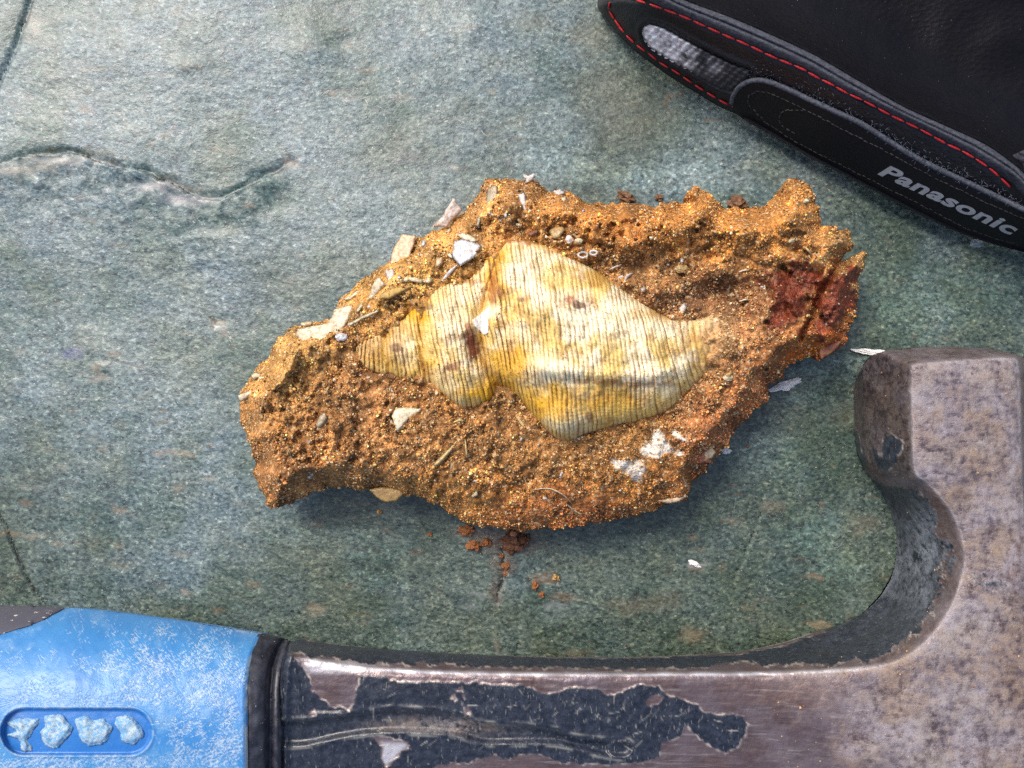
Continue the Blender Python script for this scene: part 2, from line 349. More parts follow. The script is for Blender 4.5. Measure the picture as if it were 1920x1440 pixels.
vg = m.voro(4.8, m.map((.85, 1.1, 1), .3)); n1 = m.math('ADD', m.math('MULTIPLY', m.noise(6, 2, .6, st), .56), m.math('MULTIPLY', m.rng(m.sep(vg, 0), 0, 1, .28, .72), .44)); n2 = m.noise(17, 4, .65, st); n3 = m.noise(130, 5, .6); n4 = m.noise(70, 5, .65, m.map((.6, 1, 1), .25, None))
f = m.math('ADD', n1, m.math('MULTIPLY', m.math('SUBTRACT', n2, .5), .3))
blue = m.ramp(f, [(.26, (.012, .021, .026)), (.38, (.050, .082, .088)), (.5, (.108, .156, .162)), (.62, (.190, .248, .248)), (.76, (.50, .54, .49))])
green = m.ramp(f, [(.26, (.003, .006, .005)), (.38, (.025, .041, .034)), (.5, (.056, .084, .068)), (.62, (.104, .140, .110)), (.76, (.27, .30, .21))])
c = m.mix(m.attr('green', 'Fac'), blue, green)
c = m.mix(m.rng(n4, .42, .68, 0, .75), c, m.mix(1, c, (.72, .80, .95), 'MULTIPLY'))
c = m.mix(m.rng(n3, .46, .66, 0, .8), c, m.mix(1, c, (1.12, .98, .78), 'MULTIPLY'))
c = m.mix(m.rng(m.noise(210, 4, .6), .46, .62, 0, .9), c, m.mix(1, c, (.55, .66, .56), 'MULTIPLY'))
c = m.mix(m.math('MULTIPLY', m.attr('pale', 'Fac'), m.rng(m.noise(11, 4, .7), .35, .6)), c, m.mix(1, c, (2.5, 2.6, 2.85), 'MULTIPLY'))  # painted sheen patches lift the stone colour
rust = m.math('MULTIPLY', m.rng(m.noise(24, 4, .65, m.map((.55, 1.2, 1), .2)), .60, .72), m.rng(m.noise(240, 3), .40, .58))
c = m.mix(m.math('MULTIPLY', rust, .6), c, (.19, .115, .055))
blk = m.rng(m.noise(7, 2, .6, m.map((.8, 1, 1), .5)), .655, .70)
c = m.mix(m.math('MULTIPLY', blk, .85), c, (.012, .016, .020))
wht = m.rng(m.noise(6, 2, .6, m.map((1, 1.2, 1.7), .9)), .66, .71)
c = m.mix(m.math('MULTIPLY', wht, .6), c, m.mix(m.attr('green', 'Fac'), (.52, .54, .47), (.30, .33, .25)))
sta = m.attr('stain', 'Alpha')  # this mask also holds the painted ledge light and strap shade
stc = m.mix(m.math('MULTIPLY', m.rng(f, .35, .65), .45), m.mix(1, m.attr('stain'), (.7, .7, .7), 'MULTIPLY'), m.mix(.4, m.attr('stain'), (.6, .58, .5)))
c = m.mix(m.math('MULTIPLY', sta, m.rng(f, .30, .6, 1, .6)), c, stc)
ck = m.math('SUBTRACT', m.attr('crack', 'Fac'), m.rng(m.noise(26, 3, .6), .3, .7, -.8, 2.6))
ck = m.rng(m.math('ADD', ck, m.rng(n1, .2, .8, -1.2, 1.2)), -.3, .9, 1, 0)
c = m.mix(m.math('MULTIPLY', ck, .92), c, (.012, .011, .009))
m.base(c)
m.set(m.b, 'Roughness', m.rng(n2, .3, .7, .37, .52))
b1 = m.bump(m.math('SUBTRACT', f, m.math('MULTIPLY', ck, .7)), 2.0, .65); m.bump(m.noise(2.8, 2, .6), .9, .45, b1)
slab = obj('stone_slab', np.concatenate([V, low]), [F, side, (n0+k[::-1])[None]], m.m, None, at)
slab['kind'] = 'structure'

# ================================================================== FOSSIL ROCK
OUT = [(447, 743), (468, 712), (478, 692), (502, 671), (516, 644), (537, 620), (551, 611), (575, 608), (623, 599), (640, 563), (671, 530), (702, 507), (729, 490), (755, 470), (781, 448), (806, 436), (833, 427), (855, 408), (877, 389), (901, 358), (912, 338), (918, 334), (930, 338), (949, 331), (970, 338), (1004, 338), (1020, 352), (1031, 357), (1062, 357), (1078, 366), (1096, 379), (1137, 382), (1186, 380), (1220, 389), (1240, 384), (1261, 379), (1289, 376), (1289, 357), (1309, 350), (1322, 356), (1333, 367), (1357, 390), (1395, 393), (1433, 386), (1450, 372), (1461, 365), (1474, 336), (1495, 334), (1516, 348), (1529, 369), (1536, 393), (1540, 425), (1567, 427), (1591, 437), (1605, 458), (1584, 479), (1570, 494), (1590, 484), (1612, 474), (1626, 475), (1619, 496), (1610, 520), (1611, 545), (1608, 568), (1600, 606), (1591, 620), (1583, 644), (1564, 661), (1548, 668), (1536, 678), (1529, 664), (1502, 676), (1478, 682), (1468, 706), (1440, 726), (1440, 754), (1413, 771), (1392, 795), (1371, 813), (1364, 837), (1344, 857), (1323, 885), (1296, 905), (1290, 938), (1265, 942), (1241, 947), (1220, 960), (1172, 971), (1113, 981), (1052, 993), (1000, 991), (984, 998), (936, 991), (884, 984), (846, 967), (826, 950), (798, 935), (740, 926), (674, 917), (626, 914), (585, 923), (554, 940), (520, 953), (501, 950), (496, 929), (475, 895), (477, 861), (465, 826), (449, 785)]
_o = np.array(OUT, float); _r = []
for i in range(len(_o)):
    p, q_ = _o[i], _o[(i+1) % len(_o)]; L = np.linalg.norm(q_-p); n_ = max(1, int(L/6)); nn = np.array([q_[1]-p[1], p[0]-q_[0]])/max(L, 1)
    for k in range(n_):
        c_ = p+(q_-p)*k/n_; _r.append(c_+nn*(5*gn(c_[0]/15, c_[1]/15, 1)+4*gn(c_[0]/7, c_[1]/7, 2)))
OUTR = np.array(_r)
CRUST = [(551, 608), (562, 628), (560, 655), (552, 690), (535, 715), (512, 735), (498, 724), (472, 722), (462, 742), (444, 748), (460, 708), (478, 690), (502, 669), (516, 642), (537, 618)]
RED1 = [(1454, 505), (1481, 493), (1516, 499), (1566, 503), (1550, 527), (1529, 561), (1522, 589), (1502, 603), (1481, 613), (1447, 609), (1416, 606), (1440, 570), (1452, 541)]
RED2 = [(1571, 505), (1611, 508), (1609, 545), (1605, 575), (1584, 592), (1564, 609), (1544, 632), (1520, 622), (1524, 603), (1531, 585), (1538, 556), (1556, 528)]
SHU = [(668, 652), (690, 628), (725, 611), (765, 586), (795, 556), (830, 531), (868, 524), (898, 497), (928, 462), (968, 446), (1015, 455), (1065, 478), (1115, 505), (1165, 540), (1210, 570), (1250, 592), (1300, 600), (1350, 590), (1403, 616)]
SHL = [(668, 658), (688, 690), (735, 707), (790, 720), (835, 745), (872, 767), (915, 757), (946, 733), (972, 747), (1010, 792), (1055, 827), (1105, 813), (1150, 801), (1200, 790), (1252, 770), (1290, 738), (1322, 704), (1362, 684), (1406, 650)]
SHPOLY = np.array(SHU+SHL[::-1], float)
def gau(x, y, cx, cy, rx, ry=None):
    return np.exp(-((x-cx)/rx)**2-((y-cy)/(ry or rx))**2)
def mat_top(x, y):
    z = 168+13*fbm(x, y, 150, 3, 0)+9*fbm(x, y, 48, 3, 2)+4.5*fbm(x, y, 15, 2, 4)+2.4*fbm(x, y, 7, 2, 1)
    band = sst(500, 430, y+.06*(x-1300))*sst(1010, 1100, x); lump = fbm(x, y, 36, 3, 3)
    z += band*(17+18*lump)
    z += 26*gau(x, y, 960, 385, 60, 40)+10*gau(x, y, 1500, 385, 40)
    z += 20*gau(x, y, 1235, 545, 42, 28)+22*gau(x, y, 1350, 510, 26, 18)+13*gau(x, y, 1350, 640, 60, 40)
    z -= 26*gau(x, y, 1360, 560, 85, 45)+20*gau(x, y, 1215, 505, 70, 30)
    z -= np.clip(y-855, 0, 200)*.42*sst(560, 760, x)
    z -= np.clip((x*.65+y*.76-1570)/1, 0, 200)*.25
    z += 12*gau(x, y, 560, 860, 70, 60)+8*gau(x, y, 860, 930, 60, 25)+8*np.abs(fbm(x, y, 26, 2, 1))*gau(x, y, 580, 820, 130, 100)
    z -= 20*gau(x, y, 620, 700, 60, 50)
    z -= 14*gau(x, y, 950, 742, 16, 20)
    crumbly = np.clip(.45+.8*gau(x, y, 560, 830, 150, 120)+.9*band+.5*gau(x, y, 930, 390, 90, 60)+.4*gau(x, y, 800, 900, 200, 60), 0, 1.5)*sst(1420, 1380, x+.6*(y-560)*(y > 560))**.5
    z += crumbly*(8*fbm(x, y, 19, 3, 0, .6)-5*sst(.2, .55, fbm(x, y, 24, 3, 5)))+9*np.abs(fbm(x, y, 70, 3, 3))
    q = z/15; tr = 15*(np.floor(q)+sst(.25, .75, q-np.floor(q))); z += (tr-z)*.55*sst(-.3, .3, fbm(x, y, 90, 2, 4))
    return z
_fs = np.random.RandomState(3); FS = np.stack([_fs.uniform(1410, 1620, 26), _fs.uniform(490, 640, 26)], -1); FT = np.stack([_fs.normal(0, .32, 26), _fs.normal(.05, .32, 26), _fs.normal(0, 5, 26)], -1)
def facets(x, y):
    wx = x+7*fbm(x, y, 26, 3, 2); wy = y+7*fbm(x, y, 26, 3, 4)
    i = ((wx[:, None]-FS[:, 0])**2+((wy[:, None]-FS[:, 1])*1.3)**2).argmin(1)
    return FT[i, 0]*(x-FS[i, 0])+FT[i, 1]*(y-FS[i, 1])+FT[i, 2]
def mat_z(x, y, sd=None):
    x = np.asarray(x, float); y = np.asarray(y, float)
    if sd is None: sd = sdf(x, y, OUTR)
    x = x.ravel(); y = y.ravel(); zt = mat_top(x, y)
    cs = sdf(x, y, CRUST); zt = zt+np.where(cs > -4, 30*sst(-4, 9, cs)*(1+.3*fbm(x, y, 18, 2, 3)), 0)
    for R, h in ((RED1, 2), (RED2, 12)):
        rs = sdf(x, y, R); pl = 158+h+.10*(1500-x)+facets(x, y)+5*fbm(x, y*1.5, 40, 3, 2)+2*fbm(x, y, 9, 2, 2)
        zt = zt+(pl-zt)*sst(-7, 7, rs)
    d, _ = ldist(x, y, [(1574, 494), (1556, 522), (1535, 556), (1526, 588), (1512, 612), (1502, 640)]); zt = zt-46*np.exp(-(d/6)**2)
    zt = zt-28*gau(x, y, 1466, 499, 9, 8)
    for L in ([(1466, 500), (1478, 530), (1470, 560), (1484, 592)], [(1522, 500), (1510, 530), (1516, 560), (1500, 590)], [(1600, 512), (1586, 545), (1590, 575), (1572, 600)], [(1535, 556), (1500, 566), (1462, 560)]):
        d, _ = ldist(x+5*fbm(x, y, 16, 2, 1), y+5*fbm(x, y, 16, 2, 2), L); zt = zt-9*np.exp(-(d/3.5)**2)*sst(-.4, .3, fbm(x, y, 24, 2, 3))
    wd = 34+30*sst(780, 980, y)+8*fbm(x, y, 60, 2, 5)
    ze = 84+22*sst(700, 400, y)+14*fbm(x, y, 50, 2, 1)
    p = np.clip(sd/wd, 0, 1); p = np.sqrt(1-(1-p)**2)
    return np.minimum(ze+(zt-ze)*p, ze+3+2.1*sd)
ZONES = [(760, 520, 150, 90, (.50, .32, .10), 1.3), (540, 680, 70, 80, (.46, .31, .11), 1.2), (870, 420, 80, 60, (.45, .27, .09), 1), (1200, 420, 200, 50, (.42, .21, .055), 1.4), (1420, 440, 120, 60, (.42, .215, .06), 1.2), (1500, 370, 60, 60, (.42, .22, .065), 1.2),
         (1350, 560, 120, 55, (.17, .09, .05), 1.5), (1200, 500, 90, 40, (.30, .19, .085), 1.1), (600, 830, 150, 110, (.34, .19, .075), 1.2), (900, 830, 160, 70, (.31, .18, .07), 1), (850, 940, 130, 50, (.42, .225, .06), 1.2), (1120, 850, 110, 50, (.24, .14, .05), 1.1), (1200, 920, 130, 50, (.38, .19, .05), 1.1), (1000, 960, 130, 45, (.33, .135, .05), 1.2), (1380, 790, 70, 60, (.35, .145, .065), 1.4), (1320, 860, 40, 40, (.30, .10, .04), 1.2), (1350, 700, 90, 60, (.36, .225, .10), 1), (1480, 650, 70, 40, (.33, .17, .06), 1.1), (1345, 630, 70, 35, (.56, .42, .23), 1.2), (700, 700, 70, 40, (.33, .18, .07), 1), (950, 740, 30, 26, (.22, .14, .055), 1.6), (1590, 460, 50, 40, (.44, .28, .11), 1.2), (1420, 740, 60, 70, (.36, .125, .045), 1.6), (1560, 640, 50, 28, (.55, .15, .02), 2.4), (1510, 665, 40, 14, (.6, .15, .02), 2), (1596, 590, 16, 30, (.5, .17, .03), 1.4), (1430, 640, 50, 30, (.33, .15, .06), 1.1), (1300, 930, 60, 40, (.34, .13, .045), 1.2), (1120, 960, 80, 30, (.31, .11, .04), 1.3), (560, 900, 60, 40, (.24, .12, .05), 1), (660, 760, 60, 40, (.27, .165, .08), 1), (1260, 700, 40, 60, (.25, .13, .06), .9), (1180, 430, 60, 30, (.45, .2, .05), .8), (900, 370, 60, 50, (.40, .23, .09), 1)]
REDC = (.155, .032, .012)
def mat_col(x, y):
    wx = x+22*fbm(x, y, 60, 3, 2); wy = y+16*fbm(x, y, 60, 3, 4)
    C = np.tile(np.array([(.36, .20, .07)])*.35, (len(x), 1)); W = np.full(len(x), .35)
    for cx, cy, rx, ry, c, st in ZONES:
        g = st*gau(wx, wy, cx, cy, rx, ry); C += g[:, None]*np.array(c); W += g
    C /= W[:, None]
    n_ = fbm(x, y, 44, 4, 5); C *= np.exp(.75*n_)[:, None]*np.array((1.19, .96, .755))
    rd = np.maximum(sst(-14, 8, sdf(x, y, RED1)*.55+26*fbm(x, y, 40, 5, 1, .62)-2), sst(-9, 6, sdf(x, y, RED2)*.7+18*fbm(x, y, 28, 5, 1, .62)))
    rc = np.array(REDC)*np.exp(.35*fbm(x, y*2, 30, 3, 3))[:, None]
    C += (rc-C)*rd[:, None]
    og = sst(-3, 3, sdf(x, y, [(1472, 668), (1536, 642), (1545, 657), (1509, 674), (1481, 684)])); C += (np.array((.62, .16, .02))-C)*og[:, None]
    wp = np.maximum.reduce([sst(1.1, .6, np.hypot((wx-1185)/36, (wy-878)/26)), sst(1.1, .6, np.hypot((wx-1232)/26, (wy-840)/20)), sst(1.1, .6, np.hypot((wx-1283)/16, (wy-817)/8)), sst(1.1, .6, np.hypot((wx-1265)/9, (wy-850)/9))])
    return C, rd, np.clip(wp*sst(-.5, 0, fbm(x, y, 9, 3, 3)+.35), 0, 1)
ROCK = empty('fossil_rock', 1010, 700, 'sandy rust-brown lump of rock with a whelk-like fossil shell embedded in it', 'fossil')
def mattrs(x, y, sd):
    C, rd, wp = mat_col(x, y); C = C*(1-.3*(1-rd))[:, None]; C += (np.array((.70, .62, .52))-C)*wp[:, None]
    return {'col': C, 'red': rd}
m = Mat('sandy_matrix', .8, .35)
f = m.noise(4.5, 3, .7); g = m.voro(4.2)
c = m.mix(1, m.attr('col'), m.ramp(f, [(.3, .35), (.5, 1.0), (.72, 1.9)]), 'MULTIPLY')
sp = m.rng(m.sep(g, 1), .9, .93)
c = m.mix(m.math('MULTIPLY', sp, m.rng(m.attr('red', 'Fac'), 0, 1, .7, .12)), c, (.62, .46, .25))
m.base(c); m.set(m.b, 'Roughness', m.rng(m.attr('red', 'Fac'), 0, 1, .75, .5))
b1 = m.bump(m.voro(4.2, None, 'Distance'), -2.4, .6); m.bump(m.noise(3.4, 3, .6), 2.2, .6, b1)
def mbot(x, y, sd, z):
    b = 78-1.5*sd+9*fbm(x, y, 40, 2, 2); return np.maximum(np.minimum(b, z-1.5*np.minimum(sd, 20)), -1)
hfield('matrix', OUTR, mat_z, 2.9, m.m, ROCK, mattrs, mbot)

# sand grains cemented on the matrix
n = 150000
gx = RS.uniform(440, 1632, n); gy = RS.uniform(325, 1002, n)
sd = sdf(gx, gy, OUTR); k = sd > .3; gx, gy, sd = gx[k], gy[k], sd[k]
C, rd, wp = mat_col(gx, gy); ss = sdf(gx, gy, SHPOLY)
dens = .56+.95*fbm(gx, gy, 44, 4, 1)
dens = dens*(1-.9*rd); ss = np.where(gx+14*fbm(gx, gy, 20, 3, 2) > 1352, -9, ss); dens = np.where(ss > 5, .012+.03*sst(1270, 1390, gx)*4, dens); dens *= 1-.95*wp
dens += .5*sst(18, 4, sd)*(rd < .5)
k = RS.rand(len(gx)) < dens; gx, gy, sd, C, rd, wp, ss = (v[k] for v in (gx, gy, sd, C, rd, wp, ss))
gz = mat_z(gx, gy, sd)
R = np.exp(RS.normal(.22, .42, len(gx))+.35*fbm(gx, gy, 50, 2, 3)); R = np.clip(R, .6, 4)
u = RS.rand(len(gx))
gc = C*np.exp(RS.normal(.08, .58, len(gx)))[:, None]
gc = np.where((u < .19)[:, None], gc*.2, gc)
gc = np.where(((u > .94))[:, None], np.array((.66, .52, .33))*RS.uniform(.7, 1.2, len(gx))[:, None], gc)
gc = np.where(((u > .85) & (u <= .94))[:, None], np.array((.58, .39, .16))*RS.uniform(.7, 1.2, len(gx))[:, None], gc)
gc = np.where((ss > 5)[:, None], np.where((u < .5)[:, None], np.array((.10, .06, .03)), np.array((.5, .33, .12))), gc)
onshell = ss > 5
keep = ~onshell
Cw = unproj(gx[keep], gy[keep], gz[keep]+R[keep]*RS.uniform(-.2, .75, keep.sum()))
Vg, Fg, Cg = grains(Cw, R[keep]*S*.9, np.clip(gc[keep], 0, .95))
m = Mat('sand_grain', .7, .3); m.base(m.attr('col'))
o = obj('sand_grains', Vg, [Fg], m.m, ROCK, {'col': Cg}, smooth=False); o['kind'] = 'stuff'

# ---- the shell: cross-sections along its axis, with spiral ribs, knobs and sutures
NA, NR = 520, 230
UU = crom(SHU, 40); LL = crom(SHL, 40)
s_ = np.linspace(0, len(UU)-1, NA); ii = np.arange(len(UU))
U = np.stack([np.interp(s_, ii, UU[:, k]) for k in (0, 1)], -1); Lw = np.stack([np.interp(s_, ii, LL[:, k]) for k in (0, 1)], -1)
st_ = s_/40.0
ph = np.linspace(0, np.pi, NR)
cx = (1-np.cos(ph))/2                                        # 0 at the upper edge, 1 at the lower
PX = U[:, None, 0]*(1-cx)+Lw[:, None, 0]*cx; PY = U[:, None, 1]*(1-cx)+Lw[:, None, 1]*cx
bow = np.sin(ph)[None, :]
PX = PX+bow*(10*sst(8.5, 12, st_)-14*sst(12.5, 15.5, st_))[:, None]*np.sin(ph*1.0)[None, :]
half = np.linalg.norm(U-Lw, axis=1)/2
hgt = np.interp(st_, [0, 2, 4, 5, 6, 6.9, 8, 10, 12, 14, 15, 16, 17, 18], [4, 30, 58, 70, 66, 58, 82, 104, 102, 82, 58, 34, 22, 6])
Zb = np.interp(st_, [0, 4, 8, 12, 15, 18], [158, 150, 146, 146, 148, 150])
Z = Zb[:, None]+hgt[:, None]*np.sin(ph)[None, :]**.85
xf = PX.ravel(); yf = PY.ravel(); z = Z.ravel(); sf = np.repeat(st_, NR); pf = np.tile(ph, NA); cf = np.tile(cx, NA)
z0 = z.copy()
for kx, ky, rx, ry, h in ((1005, 690, 46, 26, 17), (965, 470, 40, 26, 17), (1045, 795, 38, 30, 18), (1020, 572, 55, 26, 9), (845, 690, 30, 26, 10), (830, 560, 34, 26, 9), (865, 745, 26, 20, 8), (745, 660, 26, 16, 6), (850, 620, 36, 28, 6)):
    z += h*gau(xf, yf, kx, ky, rx, ry)
# keel running from the central knob to the canal, hollow below it
kl = np.interp(xf, [1000, 1100, 1200, 1290, 1400], [690, 700, 705, 690, 640]); kw = sst(990, 1040, xf)*sst(1330, 1240, xf)
z += kw*(10*np.exp(-((yf-kl)/15)**2)-2.5*np.exp(-((yf-kl-44)/30)**2))
# sutures
SUT = crom([(935, 458), (928, 500), (914, 545), (905, 590), (903, 640), (912, 690), (930, 722), (948, 738)], 8)
SU2 = crom([(800, 548), (792, 590), (788, 640), (795, 690), (812, 735)], 8); SU3 = crom([(728, 606), (722, 640), (724, 675), (736, 708)], 6)
ds, _ = ldist(xf, yf, SUT); sid = np.interp(yf, SUT[:, 1], SUT[:, 0]); z -= 13*np.exp(-(ds/17)**2)+9*np.exp(-(ds/5)**2); z += 9*np.exp(-((xf-sid-20)/14)**2)*np.sin(pf)
d2, _ = ldist(xf, yf, SU2); z -= 8*np.exp(-(d2/13)**2)+7*np.exp(-(d2/5)**2)
d3, _ = ldist(xf, yf, SU3); z -= 6*np.exp(-(d3/9)**2)+4*np.exp(-(d3/4)**2)
z -= 10*gau(xf, yf, 885, 650, 13, 32)
zz = 4.5*fbm(xf, yf, 60, 3, 1)+1.2*fbm(xf, yf, 14, 2, 2); z += zz*np.sin(pf)
# spiral ribs: lines of constant station, wavy, uneven
arc = np.cumsum(np.concatenate([[0], np.linalg.norm(np.diff((U+Lw)/2, axis=0), axis=1)]))
ar = np.repeat(arc, NR)+2.6*fbm(xf, yf, 60, 3, 3)+.8*gn(xf/16, yf/16, 4)
rp = np.interp(ar, [0, 200, 260, 330, 500, 640, 760], [0, 26, 33, 41, 61, 76, 86])
fr = rp-np.floor(rp); groove = np.exp(-((fr-.5-.18*(RS.rand(200)[np.floor(rp).astype(int)]-.5))/(.085+.06*RS.rand(200)[np.floor(rp).astype(int)]))**2)
ri = np.floor(rp).astype(int); gst = RS.rand(200)[ri]**1.6*1.5
gm = sst(-.6, .2, fbm(xf, yf, 55, 3, 0)+.25)*(.55+.8*gst)*sst(0, .35, np.sin(pf)+.1)
rq = .55+.45*sst(-.4, .4, fbm(xf, yf, 70, 3, 5)); z -= 3.0*groove*(.35+.65*gm)*rq; z += .55*np.cos(2*np.pi*fr)*rq
ax = cf*46+.9*fbm(xf, yf, 40, 2, 5); fa = ax-np.floor(ax); axg = np.exp(-((fa-.5)/.16)**2)
z -= .35*axg; z += 2.8*fbm(xf, yf*.35, 16, 3, 2)*sst(.1, .5, np.sin(pf))
V = unproj(xf, yf, z)
ids = np.arange(NA*NR).reshape(NA, NR)
F = np.stack([ids[:-1, :-1], ids[:-1, 1:], ids[1:, 1:], ids[1:, :-1]], -1).reshape(-1, 4)
# colour
W1 = xf+14*fbm(xf, yf, 30, 3, 1); W2 = yf+14*fbm(xf, yf, 30, 3, 2)
cream = np.array((.71, .50, .165)); white = np.array((.88, .77, .52)); yel = np.array((.70, .37, .012)); ochre = np.array((.46, .22, .02)); brown = np.array((.20, .095, .04)); pink = np.array((.74, .57, .38))
t1 = sst(-.5, .5, fbm(xf, yf, 60, 5, 2, .6))*(1-.75*sst(690, 770, yf-.04*(xf-1000)))*(1-.4*sst(900, 820, xf)); C = cream*(1-t1[:, None])+white*t1[:, None]
for cx_, cy_, rx, ry, c_, s0 in ((1010, 690, 60, 36, white, .9), (1160, 610, 90, 40, white, .8), (985, 510, 45, 30, white, .8), (1060, 560, 60, 30, pink, .5), (850, 590, 40, 60, white, .6), (1065, 800, 40, 22, white, .6), (1000, 480, 35, 25, white, .7), (1180, 560, 60, 30, white, .6), (1385, 600, 30, 24, white, .4),  # white spots put the knob highlights into the shell colour
                           (1030, 748, 60, 30, yel, .8), (1140, 748, 110, 24, yel, .6), (955, 690, 60, 60, yel, .9), (920, 740, 60, 26, yel, .9), (1000, 770, 40, 40, yel, .7), (780, 570, 40, 40, yel, .9), (700, 660, 60, 50, ochre, .75), (790, 690, 60, 40, yel, .5), (925, 520, 26, 60, yel, .85), (1120, 770, 120, 30, yel, .45), (1150, 740, 90, 22, ochre, .4), (890, 740, 50, 24, yel, .6), (1330, 640, 80, 50, ochre, .55), (1250, 590, 60, 22, ochre, .75), (1150, 520, 70, 18, ochre, .7), (850, 525, 60, 12, ochre, .7), (740, 620, 40, 20, ochre, .6), (960, 620, 30, 70, yel, .35)):
    f = s0*sst(1.2, .3, np.hypot((W1-cx_)/rx, (W2-cy_)/ry)); C += (c_-C)*f[:, None]
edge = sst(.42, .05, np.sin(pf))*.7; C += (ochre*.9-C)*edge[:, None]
for L, wd, s0 in ((SUT, 12, .55), (SU2, 9, .35), (SU3, 6, .35)):
    d_, _ = ldist(W1*.4+xf*.6, W2*.4+yf*.6, L); f = s0*np.exp(-(d_/wd)**2); C += (yel*.9-C)*f[:, None]
blotch = sst(.15, .7, fbm(xf, yf, 26, 5, 4, .65)); C += (np.array((.34, .16, .04))-C)*(.5*blotch)[:, None]
for cx_, cy_, rx, ry, c_, s0 in ((885, 650, 14, 34, (.13, .028, .012), 1), (878, 618, 9, 18, (.26, .08, .03), .8), (925, 540, 9, 34, (.36, .13, .04), .85), (938, 548, 8, 12, (.2, .06, .03), .7), (1085, 572, 15, 8, (.12, .06, .04), .9), (1070, 562, 14, 7, (.35, .12, .06), .8), (975, 560, 10, 7, (.2, .09, .05), .8), (1110, 568, 8, 5, (.3, .14, .07), .7), (848, 688, 17, 9, (.20, .09, .05), .9), (745, 652, 15, 9, (.16, .09, .05), .85), (1105, 780, 9, 12, (.22, .11, .05), .8), (1020, 720, 14, 4, (.3, .16, .05), .5), (965, 447, 34, 8, (.40, .15, .04), .95), (1000, 452, 26, 7, (.36, .13, .04), .8), (1200, 720, 80, 5, (.3, .12, .05), .6), (1120, 715, 60, 5, (.34, .14, .05), .6), (800, 575, 12, 9, (.14, .09, .05), .7), (1325, 622, 12, 7, (.35, .17, .1), .6), (885, 530, 30, 6, (.33, .16, .07), .6)):
    f = s0*sst(1.2, .55, np.hypot((xf+5*fbm(xf, yf, 14, 3, 1)-cx_)/rx, (yf+5*fbm(xf, yf, 14, 3, 2)-cy_)/ry)); C += (np.array(c_)-C)*f[:, None]
fl = sst(0, 3, sdf(xf, yf, [(918, 572), (917, 625), (908, 630), (888, 612), (884, 600), (900, 588)])); C += (np.array((.80, .77, .72))-C)*fl[:, None]; dz_fl = fl*4
lin = (.92*groove*gm*np.clip(.45+.9*sst(-.4, .3, fbm(xf, yf, 24, 3, 5)), 0, 1))*(1-.7*fl); C += (np.array((.16, .06, .012))-C)*np.clip(1.15*lin, 0, .95)[:, None]
C += (np.array((.32, .16, .04))-C)*(.24*axg*gm*(1-fl))[:, None]
spk = (gn(xf/2.6, yf/2.6, 3) > .56)*sst(.0, .4, fbm(xf, yf, 30, 2, 1)+.1); C += (np.array((.10, .05, .03))-C)*(.75*spk)[:, None]
cov = sst(1265, 1345, xf)*sst(-.5, .2, fbm(xf, yf, 20, 4, 3))*.85; C += (np.array((.46, .29, .12))*np.exp(.5*fbm(xf, yf, 8, 2, 1))[:, None]-C)*cov[:, None]
V = unproj(xf, yf, z+dz_fl)
m = Mat('shell_lime', .5, .4); f = m.noise(3.2, 3, .7)
m.base(m.mix(1, m.attr('col'), m.ramp(f, [(.28, .62), (.5, 1.0), (.75, 1.22)]), 'MULTIPLY'))
m.bump(m.noise(3.6, 3, .65), 1.0, .55)
obj('shell', V, [F], m.m, ROCK, {'col': np.clip(C, 0, .95)})
# few grains clinging to the shell
k = RS.choice(len(xf), 900, replace=False); k = k[(gn(xf[k]/40, yf[k]/40, 2) > -.1) & (np.sin(pf[k]) > .15)]
u = RS.rand(len(k)); Rg = RS.uniform(.7, 1.7, len(k))
cg = np.where((u < .6)[:, None], np.array((.12, .07, .035)), np.array((.5, .32, .12)))
Vg, Fg, Cg = grains(unproj(xf[k], yf[k], z[k]+.4), Rg*S*.85, cg)
msg = bpy.data.materials['sand_grain']
o = obj('clinging_grains', Vg, [Fg], msg, ROCK, {'col': Cg}, smooth=False); o['kind'] = 'stuff'

# ---- shell fragments, pebbles and plant bits set in the matrix
def fmat(name, c, rough=.45, spec=.5, var=.35, dirt=.5):
    m = Mat(name, rough, spec); f = m.noise(9, 4, .65)
    c1 = m.mix(m.rng(f, .35, .65), tuple(v*(1-var) for v in c), c)
    d = m.math('MULTIPLY', m.rng(m.noise(8, 4, .75), .48, .62), .3+dirt*.8)
    m.base(m.mix(d, c1, (.30, .17, .065))); m.bump(m.noise(5, 4), 2.2, .7); return m.m
FM = {'white': fmat('nacre_white', (.68, .64, .60)), 'pink': fmat('nacre_pink', (.72, .62, .55)), 'peach': fmat('shell_peach', (.74, .53, .34)), 'cream': fmat('shell_cream', (.72, .62, .43)), 'pale': fmat('shell_pale', (.64, .54, .34)), 'tan': fmat('shell_tan', (.42, .27, .10), .3), 'horn': fmat('shell_horn', (.40, .33, .22), .3), 'straw': fmat('straw', (.62, .46, .20)), 'yellow': fmat('ochre_crust', (.55, .36, .10), .8), 'silver': fmat('nacre_grey', (.60, .61, .64), .3), 'rust': fmat('rust_flake', (.22, .07, .035), .6)}
def zat(px, py): return float(mat_z(np.array([float(px)]), np.array([float(py)]))[0])
